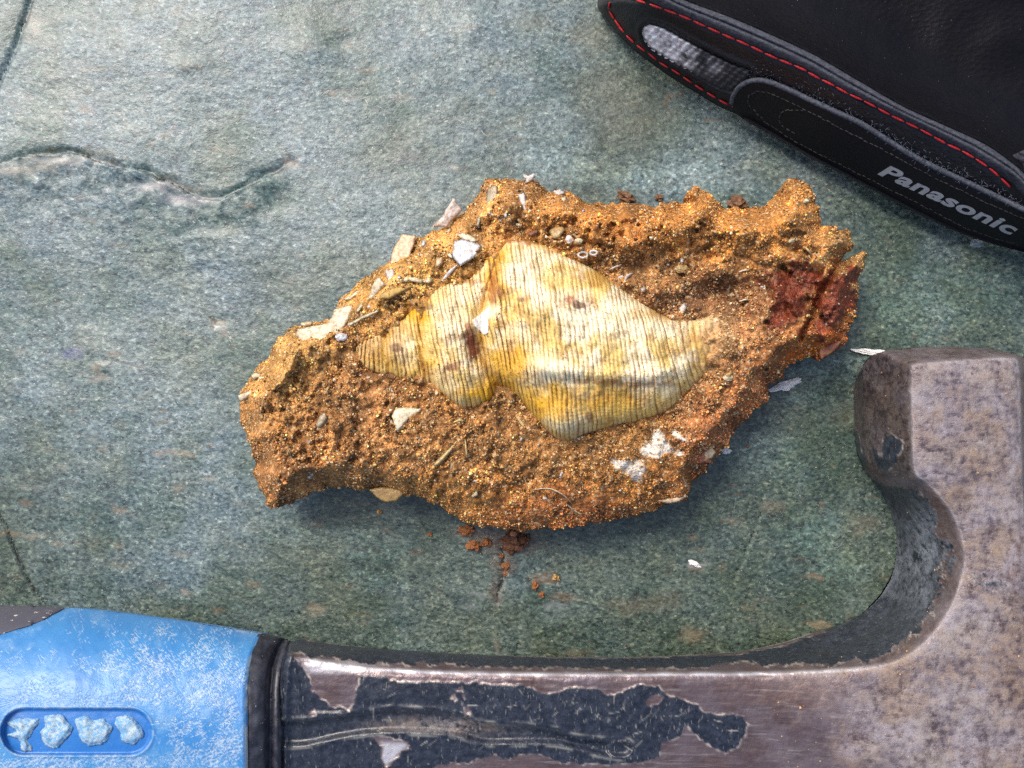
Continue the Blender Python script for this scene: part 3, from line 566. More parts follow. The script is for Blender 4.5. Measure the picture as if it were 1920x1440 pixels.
FR = [('pink', [(807, 427), (829, 407), (839, 388), (850, 370), (858, 382), (868, 393), (853, 409), (838, 428), (829, 425)], 128, (.1, -.35), 3), ('peach', [(753, 439), (781, 441), (777, 458), (771, 472), (766, 488), (760, 499), (731, 496), (733, 482), (736, 468)], 142, (.35, .1), 3),
      ('silver', [(852, 452), (866, 448), (881, 452), (903, 459), (894, 479), (878, 490), (863, 499), (850, 486), (848, 474)], 196, (.1, .3), 4), ('cream', [(853, 439), (870, 434), (884, 441), (896, 450), (890, 456), (867, 450)], 190, (0, .2), 2),
      ('pink', [(722, 506), (736, 502), (742, 513), (737, 524), (729, 534), (724, 520)], 158, (.2, .2), 3), ('cream', [(705, 523), (712, 520), (724, 534), (716, 541), (700, 560), (692, 568), (684, 566), (694, 548)], 150, (.4, -.2), 3),
      ('pale', [(743, 531), (757, 518), (768, 515), (780, 517), (794, 524), (790, 531), (768, 527)], 186, (0, .5), 3), ('pale', [(793, 528), (802, 518), (813, 525), (805, 531)], 184, (0, .4), 2), ('yellow', [(705, 562), (716, 550), (731, 541), (764, 534), (785, 534), (760, 546), (730, 561)], 188, (0, .3), 4),
      ('cream', [(638, 561), (651, 557), (661, 552), (674, 543), (678, 547), (668, 556), (660, 562), (648, 564)], 134, (.1, -.2), 2), ('cream', [(626, 580), (644, 575), (662, 572), (662, 580), (654, 603), (641, 621), (626, 637), (599, 654), (582, 651), (568, 645), (560, 636), (554, 627), (558, 617), (585, 611), (613, 606), (621, 596)], 148, (.15, .15), 5),
      ('pale', [(650, 607), (680, 591), (709, 579), (711, 584), (680, 599), (654, 613)], 170, (.1, .4), 2), ('pale', [(562, 606), (576, 602), (590, 602), (584, 611), (568, 613)], 150, (0, .2), 2), ('white', [(982, 345), (986, 335), (979, 326), (990, 329), (1001, 325), (1004, 331), (994, 343)], 205, (.2, -.2), 2),
      ('horn', [(914, 353), (925, 347), (934, 350), (933, 369), (925, 388), (915, 405), (905, 401), (909, 385), (912, 369)], 202, (.4, .1), 4), ('white', [(970, 364), (984, 359), (987, 374), (989, 402), (982, 396), (975, 382)], 212, (.1, .1), 5), ('tan', [(1028, 432), (1042, 425), (1056, 424), (1060, 434), (1050, 448), (1034, 448)], 208, (.1, .2), 7),
      ('horn', [(894, 408), (902, 402), (904, 412), (898, 428), (892, 424)], 196, (.2, .2), 3), ('cream', [(734, 780), (740, 768), (750, 764), (764, 763), (780, 764), (794, 766), (784, 776), (766, 787), (746, 810), (739, 797)], 186, (-.1, .2), 4), ('straw', [(810, 879), (815, 867), (829, 853), (843, 840), (855, 826), (863, 817), (861, 827), (847, 846), (832, 864), (820, 873)], 186, (.1, .1), 3),
      ('peach', [(1232, 939), (1247, 935), (1261, 933), (1285, 925), (1290, 931), (1275, 941), (1247, 944)], 128, (0, -.1), 3), ('pale', [(1470, 454), (1482, 446), (1492, 444), (1496, 448), (1484, 456), (1474, 459)], 222, (0, .2), 3), ('pale', [(1498, 376), (1510, 371), (1520, 374), (1518, 380), (1506, 384), (1497, 384)], 206, (0, .1), 3),
      ('white', [(1274, 487), (1279, 482), (1285, 486), (1282, 493), (1276, 493)], 176, (0, .1), 3), ('white', [(1249, 495), (1254, 492), (1258, 496), (1254, 500)], 172, (0, .1), 2), ('white', [(1275, 572), (1282, 567), (1288, 575), (1284, 585), (1276, 588), (1272, 580)], 178, (.1, .3), 4), ('silver', [(1200, 541), (1207, 537), (1213, 541), (1209, 547), (1202, 548)], 196, (0, .2), 3),
      ('straw', [(968, 783), (972, 780), (986, 800), (983, 804)], 186, (0, 0), 2), ('white', [(972, 824), (980, 818), (983, 822), (976, 828)], 184, (0, .1), 2), ('horn', [(598, 780), (610, 772), (614, 784), (606, 798), (594, 806), (592, 796)], 186, (0, .1), 3), ('tan', [(690, 918), (716, 912), (748, 916), (760, 926), (745, 940), (722, 943), (704, 932)], 106, (0, -.1), 6),
      ('white', [(574, 893), (586, 884), (590, 888), (580, 899)], 172, (0, .1), 2), ('pale', [(834, 436), (842, 428), (848, 432), (842, 442)], 170, (0, .1), 3), ('peach', [(817, 486), (828, 482), (832, 492), (822, 503), (815, 498)], 186, (.1, .2), 3), ('silver', [(790, 452), (798, 448), (800, 458), (794, 464), (789, 460)], 166, (0, .2), 3), ('rust', [(986, 438), (1000, 430), (1012, 430), (1008, 438), (994, 444)], 206, (0, .3), 3),
      ('cream', [(446, 742), (456, 737), (470, 732), (480, 728), (470, 744), (456, 752), (448, 752)], 150, (.1, -.1), 4), ('pale', [(470, 704), (480, 698), (494, 700), (490, 708), (476, 713)], 172, (0, .2), 4), ('straw', [(1480, 336), (1484, 334), (1482, 340), (1478, 342)], 196, (0, 0), 2), ('pale', [(676, 566), (684, 572), (672, 588), (666, 584)], 160, (.2, .2), 2), ('white', [(1036, 358), (1050, 354), (1062, 360), (1056, 366), (1042, 368)], 196, (0, .2), 4), ('cream', [(1050, 372), (1060, 368), (1066, 376), (1056, 382)], 206, (0, .2), 4),
      ('rust', [(1536, 644), (1560, 634), (1582, 640), (1566, 660), (1540, 676), (1534, 662)], 112, (0, .1), 6), ('tan', [(1358, 700), (1368, 694), (1376, 698), (1370, 708), (1360, 708)], 176, (0, .1), 4), ('horn', [(1320, 842), (1334, 836), (1344, 846), (1336, 860), (1322, 864), (1314, 854)], 142, (.1, .1), 5)]
for i, (mt, P, zz_, tl, th) in enumerate(FR):
    Pn = np.array(P, float); c_ = Pn.mean(0); rr = []
    for j in range(len(Pn)):
        p, q_ = Pn[j], Pn[(j+1) % len(Pn)]; rr += [p, (p+q_)/2+np.array([gn(p[0]/7, p[1]/7, 1), gn(p[0]/7, p[1]/7, 2)])*2.2]
    zv = mat_z(Pn[:, 0], Pn[:, 1]); zv = zv[sdf(Pn[:, 0], Pn[:, 1], OUTR) > 3]; zb = max(zat(*c_), np.percentile(zv, 45) if len(zv) else 0)+1.5 if i else zz_
    plate('shell_fragment' if mt not in ('straw', 'rust', 'yellow') else {'straw': 'straw_bit', 'rust': 'ironstone_chip', 'yellow': 'crust_flake'}[mt], rr, zb+3, FM[mt], ROCK, tl, dome=1+th*.15, thick=th, res=2.2, seed=i)
fr_ = np.random.RandomState(21); made = 0; tries = 0
while made < 70 and tries < 900:
    tries += 1
    if made < 30: px_, py_ = fr_.uniform(600, 1010), fr_.uniform(340, 600)
    else: px_, py_ = fr_.uniform(470, 1580), fr_.uniform(370, 960)
    q1 = sdf([px_], [py_], OUTR)[0]; q2 = sdf([px_], [py_], SHPOLY)[0]
    if q1 < 6 or q2 > -9 or sdf([px_], [py_], RED1)[0] > 0: continue
    k_ = fr_.randint(4, 7); an = np.sort(fr_.uniform(0, 6.28, k_)); rr_ = fr_.uniform(3.2, 8.5)*fr_.uniform(.6, 1.2, k_); ro = fr_.uniform(0, 3.1); el = fr_.uniform(.35, .9)
    P = np.stack([rr_*np.cos(an), el*rr_*np.sin(an)], -1)@np.array([[math.cos(ro), math.sin(ro)], [-math.sin(ro), math.cos(ro)]])+(px_, py_)
    A2 = .5*abs(np.sum(P[:, 0]*np.roll(P[:, 1], -1)-P[:, 1]*np.roll(P[:, 0], -1)))
    if A2 < 28: continue
    plate('shell_fragment', P, zat(px_, py_)+fr_.uniform(.5, 3), FM[['white', 'cream', 'pale', 'silver', 'pink', 'horn', 'tan'][fr_.randint(7)]], ROCK, (fr_.normal()*.3, fr_.normal()*.3), dome=.8, thick=2.5, res=2.0, seed=made); made += 1
def sliver(name, pts, r, mat, lift=2.5):
    P = crom([(x_, y_, zat(x_, y_)+lift) for x_, y_ in pts], 5); W = unproj(P[:, 0], P[:, 1], P[:, 2])
    n_ = len(W); V, F = tube(W, r*S*np.sin(np.linspace(.25, np.pi-.25, n_)), 6); obj(name, V, [F], mat, ROCK)
sliver('shell_needle', [(829, 527), (842, 512), (857, 497)], 3.2, FM['silver'], 5)
sliver('shell_sliver', [(1171, 528), (1176, 518), (1186, 512)], 2.6, FM['white'], 4)
sliver('shell_sliver', [(1143, 505), (1155, 500), (1166, 496)], 1.8, FM['white'], 4)
sliver('shell_sliver', [(1385, 510), (1394, 507), (1402, 506)], 1.6, FM['cream'], 4)
sliver('shell_sliver', [(1386, 565), (1396, 562), (1404, 561)], 1.5, FM['cream'], 4)
sliver('shell_sliver', [(1508, 462), (1516, 470), (1522, 478)], 1.8, FM['straw'], 4)
sliver('straw_bit', [(850, 792), (862, 788), (872, 790)], 2.2, FM['straw'], 4)
sliver('straw_bit', [(872, 824), (874, 842), (876, 858)], 1.5, FM['straw'], 4)
sliver('root_fibre', [(1062, 945), (1078, 958), (1090, 964)], 1.6, FM['pale'], 4)
sliver('root_fibre', [(1000, 918), (1030, 916), (1056, 928), (1074, 946)], 1.2, FM['pale'], 4)
sliver('root_fibre', [(1280, 893), (1284, 905), (1292, 915)], 2, FM['peach'], 4)
for (x_, y_, r_) in ((1093, 478, 8.5), (1113, 474, 6.5)):
    an = np.linspace(0, 2*np.pi, 19); zz_ = zat(x_, y_)+5
    V, F = tube(unproj(x_+r_*np.cos(an), y_+r_*.62*np.sin(an), zz_+0*an), 1.9*S, 6); obj('worm_tube_ring', V, [F], FM['white'], ROCK)
blob('pebble', 1068, 449, zat(1068, 449)+2, 7, FM['pink'], ROCK, (1, 1, .8), 1, .12)
blob('pebble', 1085, 452, zat(1085, 452)+1, 6, FM['pale'], ROCK, (1.1, .8, .8), 2, .15)
blob('pebble', 1319, 856, zat(1319, 856)+2, 13, FM['rust'], ROCK, (1, .9, .5), 3, .2)
blob('pebble', 1278, 504, zat(1278, 504)+1, 9, FM['tan'], ROCK, (1.3, .8, .6), 4, .2)
blob('pebble', 1365, 708, zat(1365, 708)+1, 7, FM['pale'], ROCK, (1.2, .8, .6), 5, .2)
blob('pebble', 640, 632, zat(640, 632)+2, 8, FM['silver'], ROCK, (1.3, .9, .6), 6, .2)
blob('pebble', 963, 1000, 60, 6, FM['rust'], ROCK, (1.1, 1, .8), 7, .2)

# ================================================================== HAMMER
SIL = [(480, 1196, 106), (540, 1205, 108), (640, 1217, 110), (773, 1225, 110), (973, 1237, 111), (1140, 1242, 111), (1280, 1239, 108), (1413, 1230, 98), (1513, 1220, 80), (1580, 1205, 60), (1647, 1167, 48), (1680, 1127, 40), (1693, 1087, 36), (1698, 1027, 36), (1690, 975, 40), (1677, 940, 36), (1657, 910, 48), (1640, 893, 56), (1628, 862, 62), (1621, 787, 64), (1618, 695, 66), (1621, 680, 74), (1632, 669, 88), (1663, 657, 104), (1713, 652, 110), (1780, 650, 110), (1847, 653, 108), (1897, 662, 104), (1935, 676, 90), (1962, 720, 70), (1975, 860, 60), (1985, 1000, 40), (1995, 1200, 40), (2000, 1440, 40), (2010, 1700, 40), (1990, 2050, 30), (1960, 2300, 20), (1900, 2300, 20), (1840, 2050, 20), (1790, 1850, 30), (1740, 1740, 60), (1640, 1670, 90), (1400, 1650, 105), (1000, 1648, 110), (480, 1640, 110)]
RID = [(460, 1216), (540, 1229), (640, 1245), (740, 1256), (900, 1262), (1140, 1264), (1280, 1263), (1413, 1263), (1513, 1259), (1613, 1253), (1663, 1244), (1700, 1229), (1728, 1207), (1760, 1173), (1787, 1127), (1801, 1087), (1808, 1050), (1803, 1013), (1787, 967), (1763, 933), (1734, 902), (1714, 881), (1710, 787), (1708, 720), (1708, 690), (1716, 683), (1780, 677), (1850, 672), (1896, 671), (1907, 676), (1912, 700), (1915, 860), (1922, 1000), (1930, 1200), (1935, 1440), (1940, 1700), (1935, 2050), (1930, 2280), (1910, 2280), (1890, 2050), (1850, 1840), (1800, 1720), (1660, 1640), (1400, 1622), (1000, 1620), (460, 1612)]
SILs = np.concatenate([crom(SIL[:28], 6), np.array(SIL[28:], float)]); RIDs = np.concatenate([crom(RID[:31], 6), np.array(RID[31:], float)])
def flat(x, y): return np.asarray(x, float), np.asarray(y, float)
LN1 = crom([(520, 1350), (580, 1346), (640, 1340), (723, 1327), (807, 1329), (873, 1339), (900, 1353), (973, 1357), (1040, 1364), (1073, 1377), (1140, 1385), (1175, 1386), (1189, 1396), (1191, 1407), (1182, 1420), (1165, 1424), (1133, 1420), (1090, 1409), (1040, 1398), (973, 1397), (907, 1397), (857, 1383), (790, 1377), (707, 1377), (640, 1386), (575, 1400), (520, 1402)], 5)
PAINT = [(470, 1205), (530, 1222), (548, 1230), (562, 1240), (569, 1250), (582, 1270), (584, 1293), (600, 1310), (620, 1323), (640, 1327), (652, 1333), (664, 1318), (668, 1300), (675, 1268), (700, 1266), (724, 1268), (730, 1274), (757, 1279), (807, 1277), (840, 1277), (873, 1283), (890, 1278), (923, 1283), (973, 1284), (1000, 1290), (1017, 1300), (1040, 1298), (1080, 1288), (1113, 1290), (1140, 1303), (1167, 1297), (1200, 1282), (1237, 1287), (1250, 1303), (1280, 1311), (1307, 1320), (1323, 1338), (1363, 1340), (1393, 1343), (1401, 1357), (1397, 1380), (1383, 1403), (1360, 1412), (1340, 1403), (1320, 1393), (1300, 1373), (1287, 1363), (1278, 1376), (1263, 1390), (1240, 1393), (1238, 1417), (1207, 1430), (1140, 1434), (1050, 1430), (1023, 1417), (990, 1413), (957, 1423), (927, 1416), (873, 1430), (823, 1435), (790, 1470), (700, 1500), (600, 1530), (470, 1540), (465, 1400)]
HOLES = [[(699, 1380), (728, 1382), (765, 1391), (766, 1400), (750, 1412), (738, 1428), (722, 1440), (713, 1422), (716, 1400)], [(1210, 1317), (1222, 1305), (1236, 1300), (1244, 1306), (1236, 1318), (1218, 1324)], [(846, 1308), (852, 1301), (858, 1312), (852, 1318)], [(866, 1304), (872, 1302), (873, 1312), (868, 1312)], [(868, 1325), (878, 1322), (882, 1335), (874, 1342)], [(576, 1335), (588, 1328), (594, 1340), (582, 1346)], [(850, 1293), (866, 1290), (868, 1296), (854, 1298)]]
HBLK = [(1813, 1078), (1830, 1070), (1850, 1080), (1880, 1088), (1898, 1096), (1880, 1108), (1860, 1112), (1840, 1104), (1822, 1096)]
PCH = [(1656, 824), (1672, 812), (1690, 824), (1692, 845), (1684, 856), (1676, 872), (1662, 886), (1648, 880), (1640, 862), (1634, 842), (1640, 838), (1652, 858)]
def ham_masks(x, y, sd=None):
    dS, zs = near_val(x, y, SILs); dS = np.maximum(dS, 0); rR = sdf(x, y, RIDs); dR = np.maximum(-rR, 0)
    f = dS/(dS+dR+1e-6); f = np.where(rR > 0, 1, f)
    jx = x+3.5*fbm(x, y, 16, 3, 1); jy = y+3.5*fbm(x, y, 16, 3, 2)
    p = sdf(jx, jy, PAINT)
    for h in HOLES: p = np.minimum(p, -sdf(jx, jy, h))
    p = np.maximum(p, -2+3.5*sst(-.1, .4, fbm(x, y, 10, 3, 3))*(sdf(jx, jy, HBLK) > 0)-1e3*(sdf(jx, jy, HBLK) <= 0))
    # painted flank of shaft and neck: worn through towards the ridge
    lim = np.interp(x, [540, 640, 800, 1100, 1400, 1500, 1560, 1640, 1700, 1760, 1800], [.8, .72, .6, .55, .6, .62, .8, .82, .8, .74, .7])+.20*fbm(x, y, 30, 3, 4)+.08*fbm(x, y, 7, 2, 4)
    lim = np.where((x > 1330) & (x < 1430) & (y > 1225), lim-.35*sst(1330, 1350, x)*sst(1430, 1410, x), lim)
    neck = (y > 905)
    pf_ = np.where(neck & (rR <= 0) & (x < 1860), (lim-f)*np.maximum(dS+dR, 8), -99)
    up = sst(900, 930, y)
    p = np.maximum(p, np.where(pf_ > -50, pf_*up-(1-up)*20, -99))
    p = np.maximum(p, np.where((x < 1712) & (y < 900), sdf(jx, jy, PCH), -99))
    return f, dS, dR, rR, zs, p
_cache = {}
def ham_z(x, y, sd):
    f, dS, dR, rR, zs, p = ham_masks(x, y); _cache['m'] = (f, dS, dR, rR, zs, p)
    zr = 168+28*sst(1380, 1740, x)
    g = f+.06*np.sin(np.pi*f)
    z = zs+(zr-zs)*g
    sel = (x < 1708) & (y < 740)
    zl = 64+(zr-64)*np.clip((x-1619)/89, 0, 1); zq = 100+(zr-100)*np.clip((y-653)/(31+0*y), 0, 1.2); kk_ = 7.
    zc = -kk_*np.log(np.exp(-zl/kk_)+np.exp(-zq/kk_)); z = np.where(sel, zc+(z-zc)*sst(715, 740, y), z)
    inn = np.maximum(rR, 0); z = np.where(rR > 0, zr+5*(1-np.exp(-inn/26)), z)
    z -= 5*np.exp(-((dR+inn)/7)**2)*(.6+.4*gn(x/30, y/30, 1))
    # recessed channel
    c = sdf(x, y, LN1); dl = np.abs(c)
    z += np.where(c > 0, -8*sst(0, 15, c), 0)+(1.0+1.4*fbm(x, y, 40, 2, 2))*np.exp(-(dl/5)**2)
    z += np.where(gau(x, y, 1163, 1405, 26, 18) > .4, 4, 0)*sst(-2, 4, c)
    d, _ = ldist(x, y, [(548, 1225), (541, 1255), (536, 1300), (535, 1360), (535, 1445), (535, 1560)]); z += 5*np.exp(-(d/6)**2)
    d, _ = ldist(x, y, [(552, 1248), (560, 1290), (566, 1325), (580, 1338), (640, 1338)]); z += 2*np.exp(-(d/4)**2)
    z += 1.3*sst(-1.2, 1.2, p)+.9*fbm(x, y, 60, 3, 2)+.35*fbm(x, y, 9, 2, 3)
    z -= 3*gau(x, y, 1425, 1264, 12, 3)
    xb = np.interp(y, [1203, 1222, 1248, 1280, 1320], [541, 536, 528, 523, 521]); z -= 55*sst(xb+5, xb-7, x)
    return z
def ham_at(x, y, sd):
    f, dS, dR, rR, zs, p = _cache['m']; inn = np.maximum(rR, 0)
    paint = sst(-1.2, 1.2, p); edge = np.exp(-((p+.6)/1.6)**2)*(.04+.9*sst(-.2, .5, fbm(x, y, 18, 3, 5)))
    worn = np.exp(-((dR+np.maximum(inn-1, 0))/3.4)**2)*(.7+.5*fbm(x, y, 40, 2, 2))*(.28+.72*sst(1690, 1600, x))*sst(556, 590, x)
    worn = np.maximum(worn, .8*sst(0, 6, sdf(x, y, HOLES[0]))*sst(1385, 1400, y))
    worn = np.maximum(worn*(1-paint), .75*sst(1232, 1246, y)*sst(1268, 1254, y)*sst(560, 590, x)*sst(760, 640, x)*(1-paint))
    # dust: heavy on the head, thinner along the shaft
    n_ = fbm(x, y, 90, 4, 1)
    dust = sst(1480, 1680, x-.35*(y-1250))*.95+.2*sst(1350, 1600, x)
    dust = np.clip(dust+.5*n_*sst(1350, 1560, x), 0, 1)*(1-.75*paint)*np.where(rR > 0, 1, .35)
    dust = np.maximum(dust, .75*gau(x, y, 830, 1362, 110, 15)*sst(0, 5, sdf(x, y, LN1)))
    dust = np.maximum(dust, (.75+.5*fbm(x, y, 60, 3, 3))*paint*np.clip(gau(x, y, 1745, 1010, 55, 75)+.45*gau(x, y, 1730, 1120, 60, 60), 0, 1))
    rust = np.clip(gau(x, y, 1905, 1050, 26, 90)+.9*gau(x, y, 1925, 780, 14, 120)+.6*gau(x, y, 1890, 1290, 60, 60)+.75*gau(x, y, 1850, 1415, 70, 12)+.5*gau(x, y, 1760, 960, 20, 60)*(f < 1)+.5*gau(x, y, 1500, 1300, 130, 30)+.3*n_, 0, 1)
    dark = np.clip(sst(1714, 1702, x)*sst(900, 880, y)*sst(658, 674, y-.1*(x-1650))*.95, 0, 1)
    scr = np.zeros(len(x))
    for k in range(170):
        sx, sy = RS.uniform(680, 1390), RS.uniform(1275, 1435); an = RS.normal(-.9, .7); L = RS.choice([RS.uniform(2, 7), RS.uniform(6, 24)])
        q = (np.abs(x-sx) < 30) & (np.abs(y-sy) < 30)
        if q.any():
            u_ = (x[q]-sx)*math.cos(an)+(y[q]-sy)*math.sin(an); v_ = -(x[q]-sx)*math.sin(an)+(y[q]-sy)*math.cos(an)
            scr[q] = np.maximum(scr[q], np.exp(-((v_+.03*u_*u_/L)/.9)**2)*sst(L/2, L/2-3, np.abs(u_))*RS.uniform(.1, .65))
    ln = np.exp(-(np.abs(sdf(x, y, LN1)+2)/2.2)**2)*sst(-.2, .5, fbm(x, y, 40, 2, 1))*paint
    return {'paint': paint, 'edge': np.clip(edge, 0, 1), 'worn': np.clip(worn, 0, 1), 'dust': np.clip(dust, 0, 1), 'rust': rust, 'dark': dark, 'cool': paint*(x > 1500), 'scr': np.clip(np.maximum(scr*paint, ln*.38), 0, 1)}
m = Mat('forged_steel', .4, .5)
f1 = m.noise(11, 4, .7); f2 = m.noise(3.6, 3, .7); f3 = m.noise(60, 4, .6)
A = lambda k: m.attr(k, 'Fac')
bare = m.mix(m.rng(f3, .35, .65), (.095, .062, .064), (.16, .125, .138))
bare = m.mix(m.rng(m.noise(7, 2, .6, m.map((.12, 1, 1))), .45, .75, 0, .4), bare, (.26, .21, .20))
bare = m.mix(m.math('MULTIPLY', A('rust'), m.rng(f1, .3, .6, .3, .9)), bare, (.16, .075, .035))
bare = m.mix(A('dark'), bare, m.mix(m.rng(f1, .4, .7), (.045, .034, .036), (.10, .075, .068)))
bare = m.mix(A('worn'), bare, (.66, .64, .66))
pnt = m.mix(m.rng(f1, .4, .75), (.009, .012, .020), (.030, .037, .056))
pnt = m.mix(m.rng(m.noise(4, 2, .6, m.map((1, .3, 1), .5)), .62, .72, 0, .35), pnt, (.30, .29, .26))
c = m.mix(A('paint'), bare, pnt)
c = m.mix(m.math('MULTIPLY', A('edge'), .85), c, (.55, .46, .39))
c = m.mix(m.math('MULTIPLY', A('scr'), .85), c, (.46, .45, .40))
c = m.mix(m.math('MULTIPLY', m.rng(m.noise(5, 3, .6, m.map((.06, 1, 1), .9)), .58, .70), m.rng(A('paint'), 0, 1, .35, 0)), c, (.40, .36, .35))
f4 = m.noise(46, 6, .72); f5 = m.noise(20, 5, .7)
dm = m.math('ADD', m.math('MULTIPLY', f4, .36), m.math('ADD', m.math('MULTIPLY', f5, .3), m.math('MULTIPLY', f1, .34)))
df = m.math('MULTIPLY', A('dust'), m.rng(dm, .42, .55), True)
dc = m.mix(m.rng(f3, .40, .60), (.32, .275, .25), (.30, .275, .30))
dc = m.mix(m.rng(m.noise(80, 4, .65), .47, .62, 0, .8), dc, (.28, .19, .115))
dc = m.mix(m.rng(f2, .35, .7, 0, .5), dc, m.mix(.5, dc, (.16, .13, .13)))
dc = m.mix(A('cool'), dc, (.27, .30, .34))
c = m.mix(m.math('MULTIPLY', df, .85), c, dc)
pit = m.math('MULTIPLY', m.rng(m.noise(5.5, 4, .75), .50, .60), m.rng(A('dust'), .1, .7, .25, .75)); pit = m.math('MULTIPLY', pit, m.math('SUBTRACT', 1., A('paint'), True))
c = m.mix(m.math('MULTIPLY', pit, m.rng(f5, .4, .6, .25, .8)), c, (.10, .07, .075))
spk = m.math('MULTIPLY', m.rng(m.noise(3.2, 2, .6), .70, .74), m.rng(A('dust'), .1, .7, 0, .5))
c = m.mix(spk, c, (.72, .56, .36)); m.base(c)
m.set(m.b, 'Metallic', m.math('MULTIPLY', m.math('SUBTRACT', 1., A('paint')), m.math('SUBTRACT', .55, m.math('MULTIPLY', df, .6)), True))
m.set(m.b, 'Roughness', m.math('ADD', m.mix(A('paint'), m.rng(f1, .3, .7, .30, .46), m.rng(f1, .3, .7, .22, .40)), m.math('MULTIPLY', df, .35)))
b1 = m.bump(m.math('ADD', f1, m.math('MULTIPLY', df, 1.2)), 1.1, .6); m.bump(f2, 1.0, .5, b1)
HAM = empty('geological_hammer', 1500, 1300, 'worn one-piece geology hammer with chipped dark paint and a blue grip', 'hammer')
def hbot(x, y, sd, z): zs = near_val(x, y, SILs)[1]; return np.maximum(zs-1.15*sd-.5, 2)
r = hfield('hammer', SILs[:, :2], ham_z, 2.5, m.m, HAM, ham_at, hbot, frame=(500, 1935, 600, 1455), split=True)
x, y, sd, Vall, q, qb, at, mb = r
def submesh(name, sel_q, sel_b):
    F = np.concatenate([q[sel_q], qb[sel_b]]); us = np.unique(F); mp = -np.ones(len(Vall), int); mp[us] = np.arange(len(us))
    return obj(name, Vall[us], [mp[F]], m.m, HAM, {k: v[us] for k, v in at.items()})
xa = np.concatenate([x, x[np.setdiff1d(np.arange(len(x)), np.where(mb == np.arange(len(x)))[0])]])
cq = x[q].mean(1); cb = xa[qb].mean(1)
submesh('shaft', cq < 1600, cb < 1600); submesh('head', cq >= 1600, cb >= 1600)

# ---- grip
GS = crom([(-420, 1128), (-200, 1130), (0, 1135), (60, 1136), (110, 1137), (143, 1139), (250, 1152), (367, 1168), (480, 1186), (497, 1190), (560, 1200)], 8)
def gsil(x): return np.interp(x, GS[:, 0], GS[:, 1])
GC = 1425.0
def grip_z(x, y, dr=0):
    ys_ = gsil(x); hw = GC-ys_; t = np.clip(np.abs(y-GC)/hw, 0, 1)
    zt = np.interp(x, [-400, 0, 140, 470, 540], [250, 262, 258, 226, 206])-dr
    ze = np.interp(x, [-400, 0, 140, 470, 540], [105, 108, 110, 110, 110])
    z = ze+(zt-ze)*(1-t**2.3)**.75; cap = ze+1.9*(hw-np.abs(y-GC)); k_ = 12.; return -k_*np.log(np.exp(-z/k_)+np.exp(-cap/k_))+k_*.0
BND = crom([(497, 1190), (489, 1200), (480, 1213), (472, 1232), (467, 1253), (464, 1276), (463, 1300), (462, 1367), (463, 1440), (464, 1560), (480, 1650)], 6)
GB = 2*GC
LB = [(0, 1188), (33, 1178), (62, 1171), (83, 1163), (100, 1153), (123, 1142), (131, 1138)]
top_edge = [(t, gsil(t)) for t in np.arange(140, 497, 14)]
bot_edge = [(t, GB-gsil(t)) for t in np.arange(476, -420, -24)]
BLUE = np.array(top_edge+[tuple(p) for p in BND]+bot_edge+[(-420, 1240), (-200, 1215)]+LB)
STAD = (45, 242, 1372, 45)     # x0, x1, y, radius of the sunken oval
def stad(x, y):
    x0, x1, yc, r_ = STAD; cx_ = np.clip(x, x0, x1); return r_-np.hypot(x-cx_, y-yc)
RA = np.zeros((520, 720), np.float32)      # scuff raster over x -140..580, y 1080..1600
def stroke(sx, sy, L, an, wd, st):
    x0, x1, y0, y1 = int(sx-L), int(sx+L)+2, int(sy-L), int(sy+L)+2
    yy, xx = np.mgrid[max(y0, 1080):min(y1, 1600), max(x0, -140):min(x1, 580)]
    if xx.size == 0: return
    u_ = (xx-sx)*math.cos(an)+(yy-sy)*math.sin(an); v_ = -(xx-sx)*math.sin(an)+(yy-sy)*math.cos(an)+.02*u_*u_/max(L, 4)
    k_ = np.exp(-(v_/wd)**2)*sst(L/2+1, L/2-2, np.abs(u_))*st
    s_ = RA[yy.min()-1080:yy.max()-1079, xx.min()+140:xx.max()+141]; np.maximum(s_, k_, out=s_)
CL = [(250, 1225, 55, 40, 80), (390, 1210, 50, 25, 70), (165, 1250, 22, 20, 40), (330, 1260, 60, 35, 80), (240, 1270, 60, 30, 70), (60, 1300, 70, 30, 90), (400, 1300, 60, 60, 110), (420, 1400, 45, 50, 110), (330, 1390, 35, 45, 90), (200, 1430, 160, 20, 160), (60, 1230, 60, 40, 45), (150, 1160, 40, 20, 40), (320, 1180, 80, 20, 45), (250, 1310, 120, 20, 100), (440, 1240, 25, 40, 60), (20, 1440, 90, 20, 70)]
yy_, xx_ = np.mgrid[1080:1600, -140:580].astype(float)
patch = np.zeros_like(xx_)
for cx_, cy_, sx_, sy_, n_ in CL: patch += (.35+n_/160)*np.exp(-((xx_-cx_)/sx_)**2-((yy_-cy_)/sy_)**2)
patch = np.clip(patch, 0, 1.1)+.55*fbm(xx_, yy_, 46, 4, 3)
for k, (an, wd, ln) in enumerate(((-.62, 2.2, 20), (.95, 2.0, 15), (-1.05, 2.0, 18), (.25, 2.0, 12), (-.4, 3.4, 26))):
    wx_ = xx_+2.5*gn(xx_/20, yy_/20, k); wy_ = yy_+2.5*gn(xx_/20, yy_/20, k+2)
    u_ = wx_*math.cos(an)+wy_*math.sin(an); v_ = -wx_*math.sin(an)+wy_*math.cos(an)
    loc = patch+.4*gn(xx_/26, yy_/26, k+1)-.28
    RA = np.maximum(RA, (sst(.66, .84, gn(u_/ln, v_/wd, k)+.45*np.clip(loc, -.8, 1))*sst(-.5, .6, loc)*(.45+.55*sst(-.4, .5, gn(u_/5, v_/2, k+3)))).astype(np.float32))
for k in range(150): stroke(RS.uniform(-20, 470), RS.uniform(1140, 1450), RS.uniform(3, 26), RS.choice([-.6, -.8, .9])+RS.normal()*.3, RS.uniform(.5, .9), RS.uniform(.2, .75))
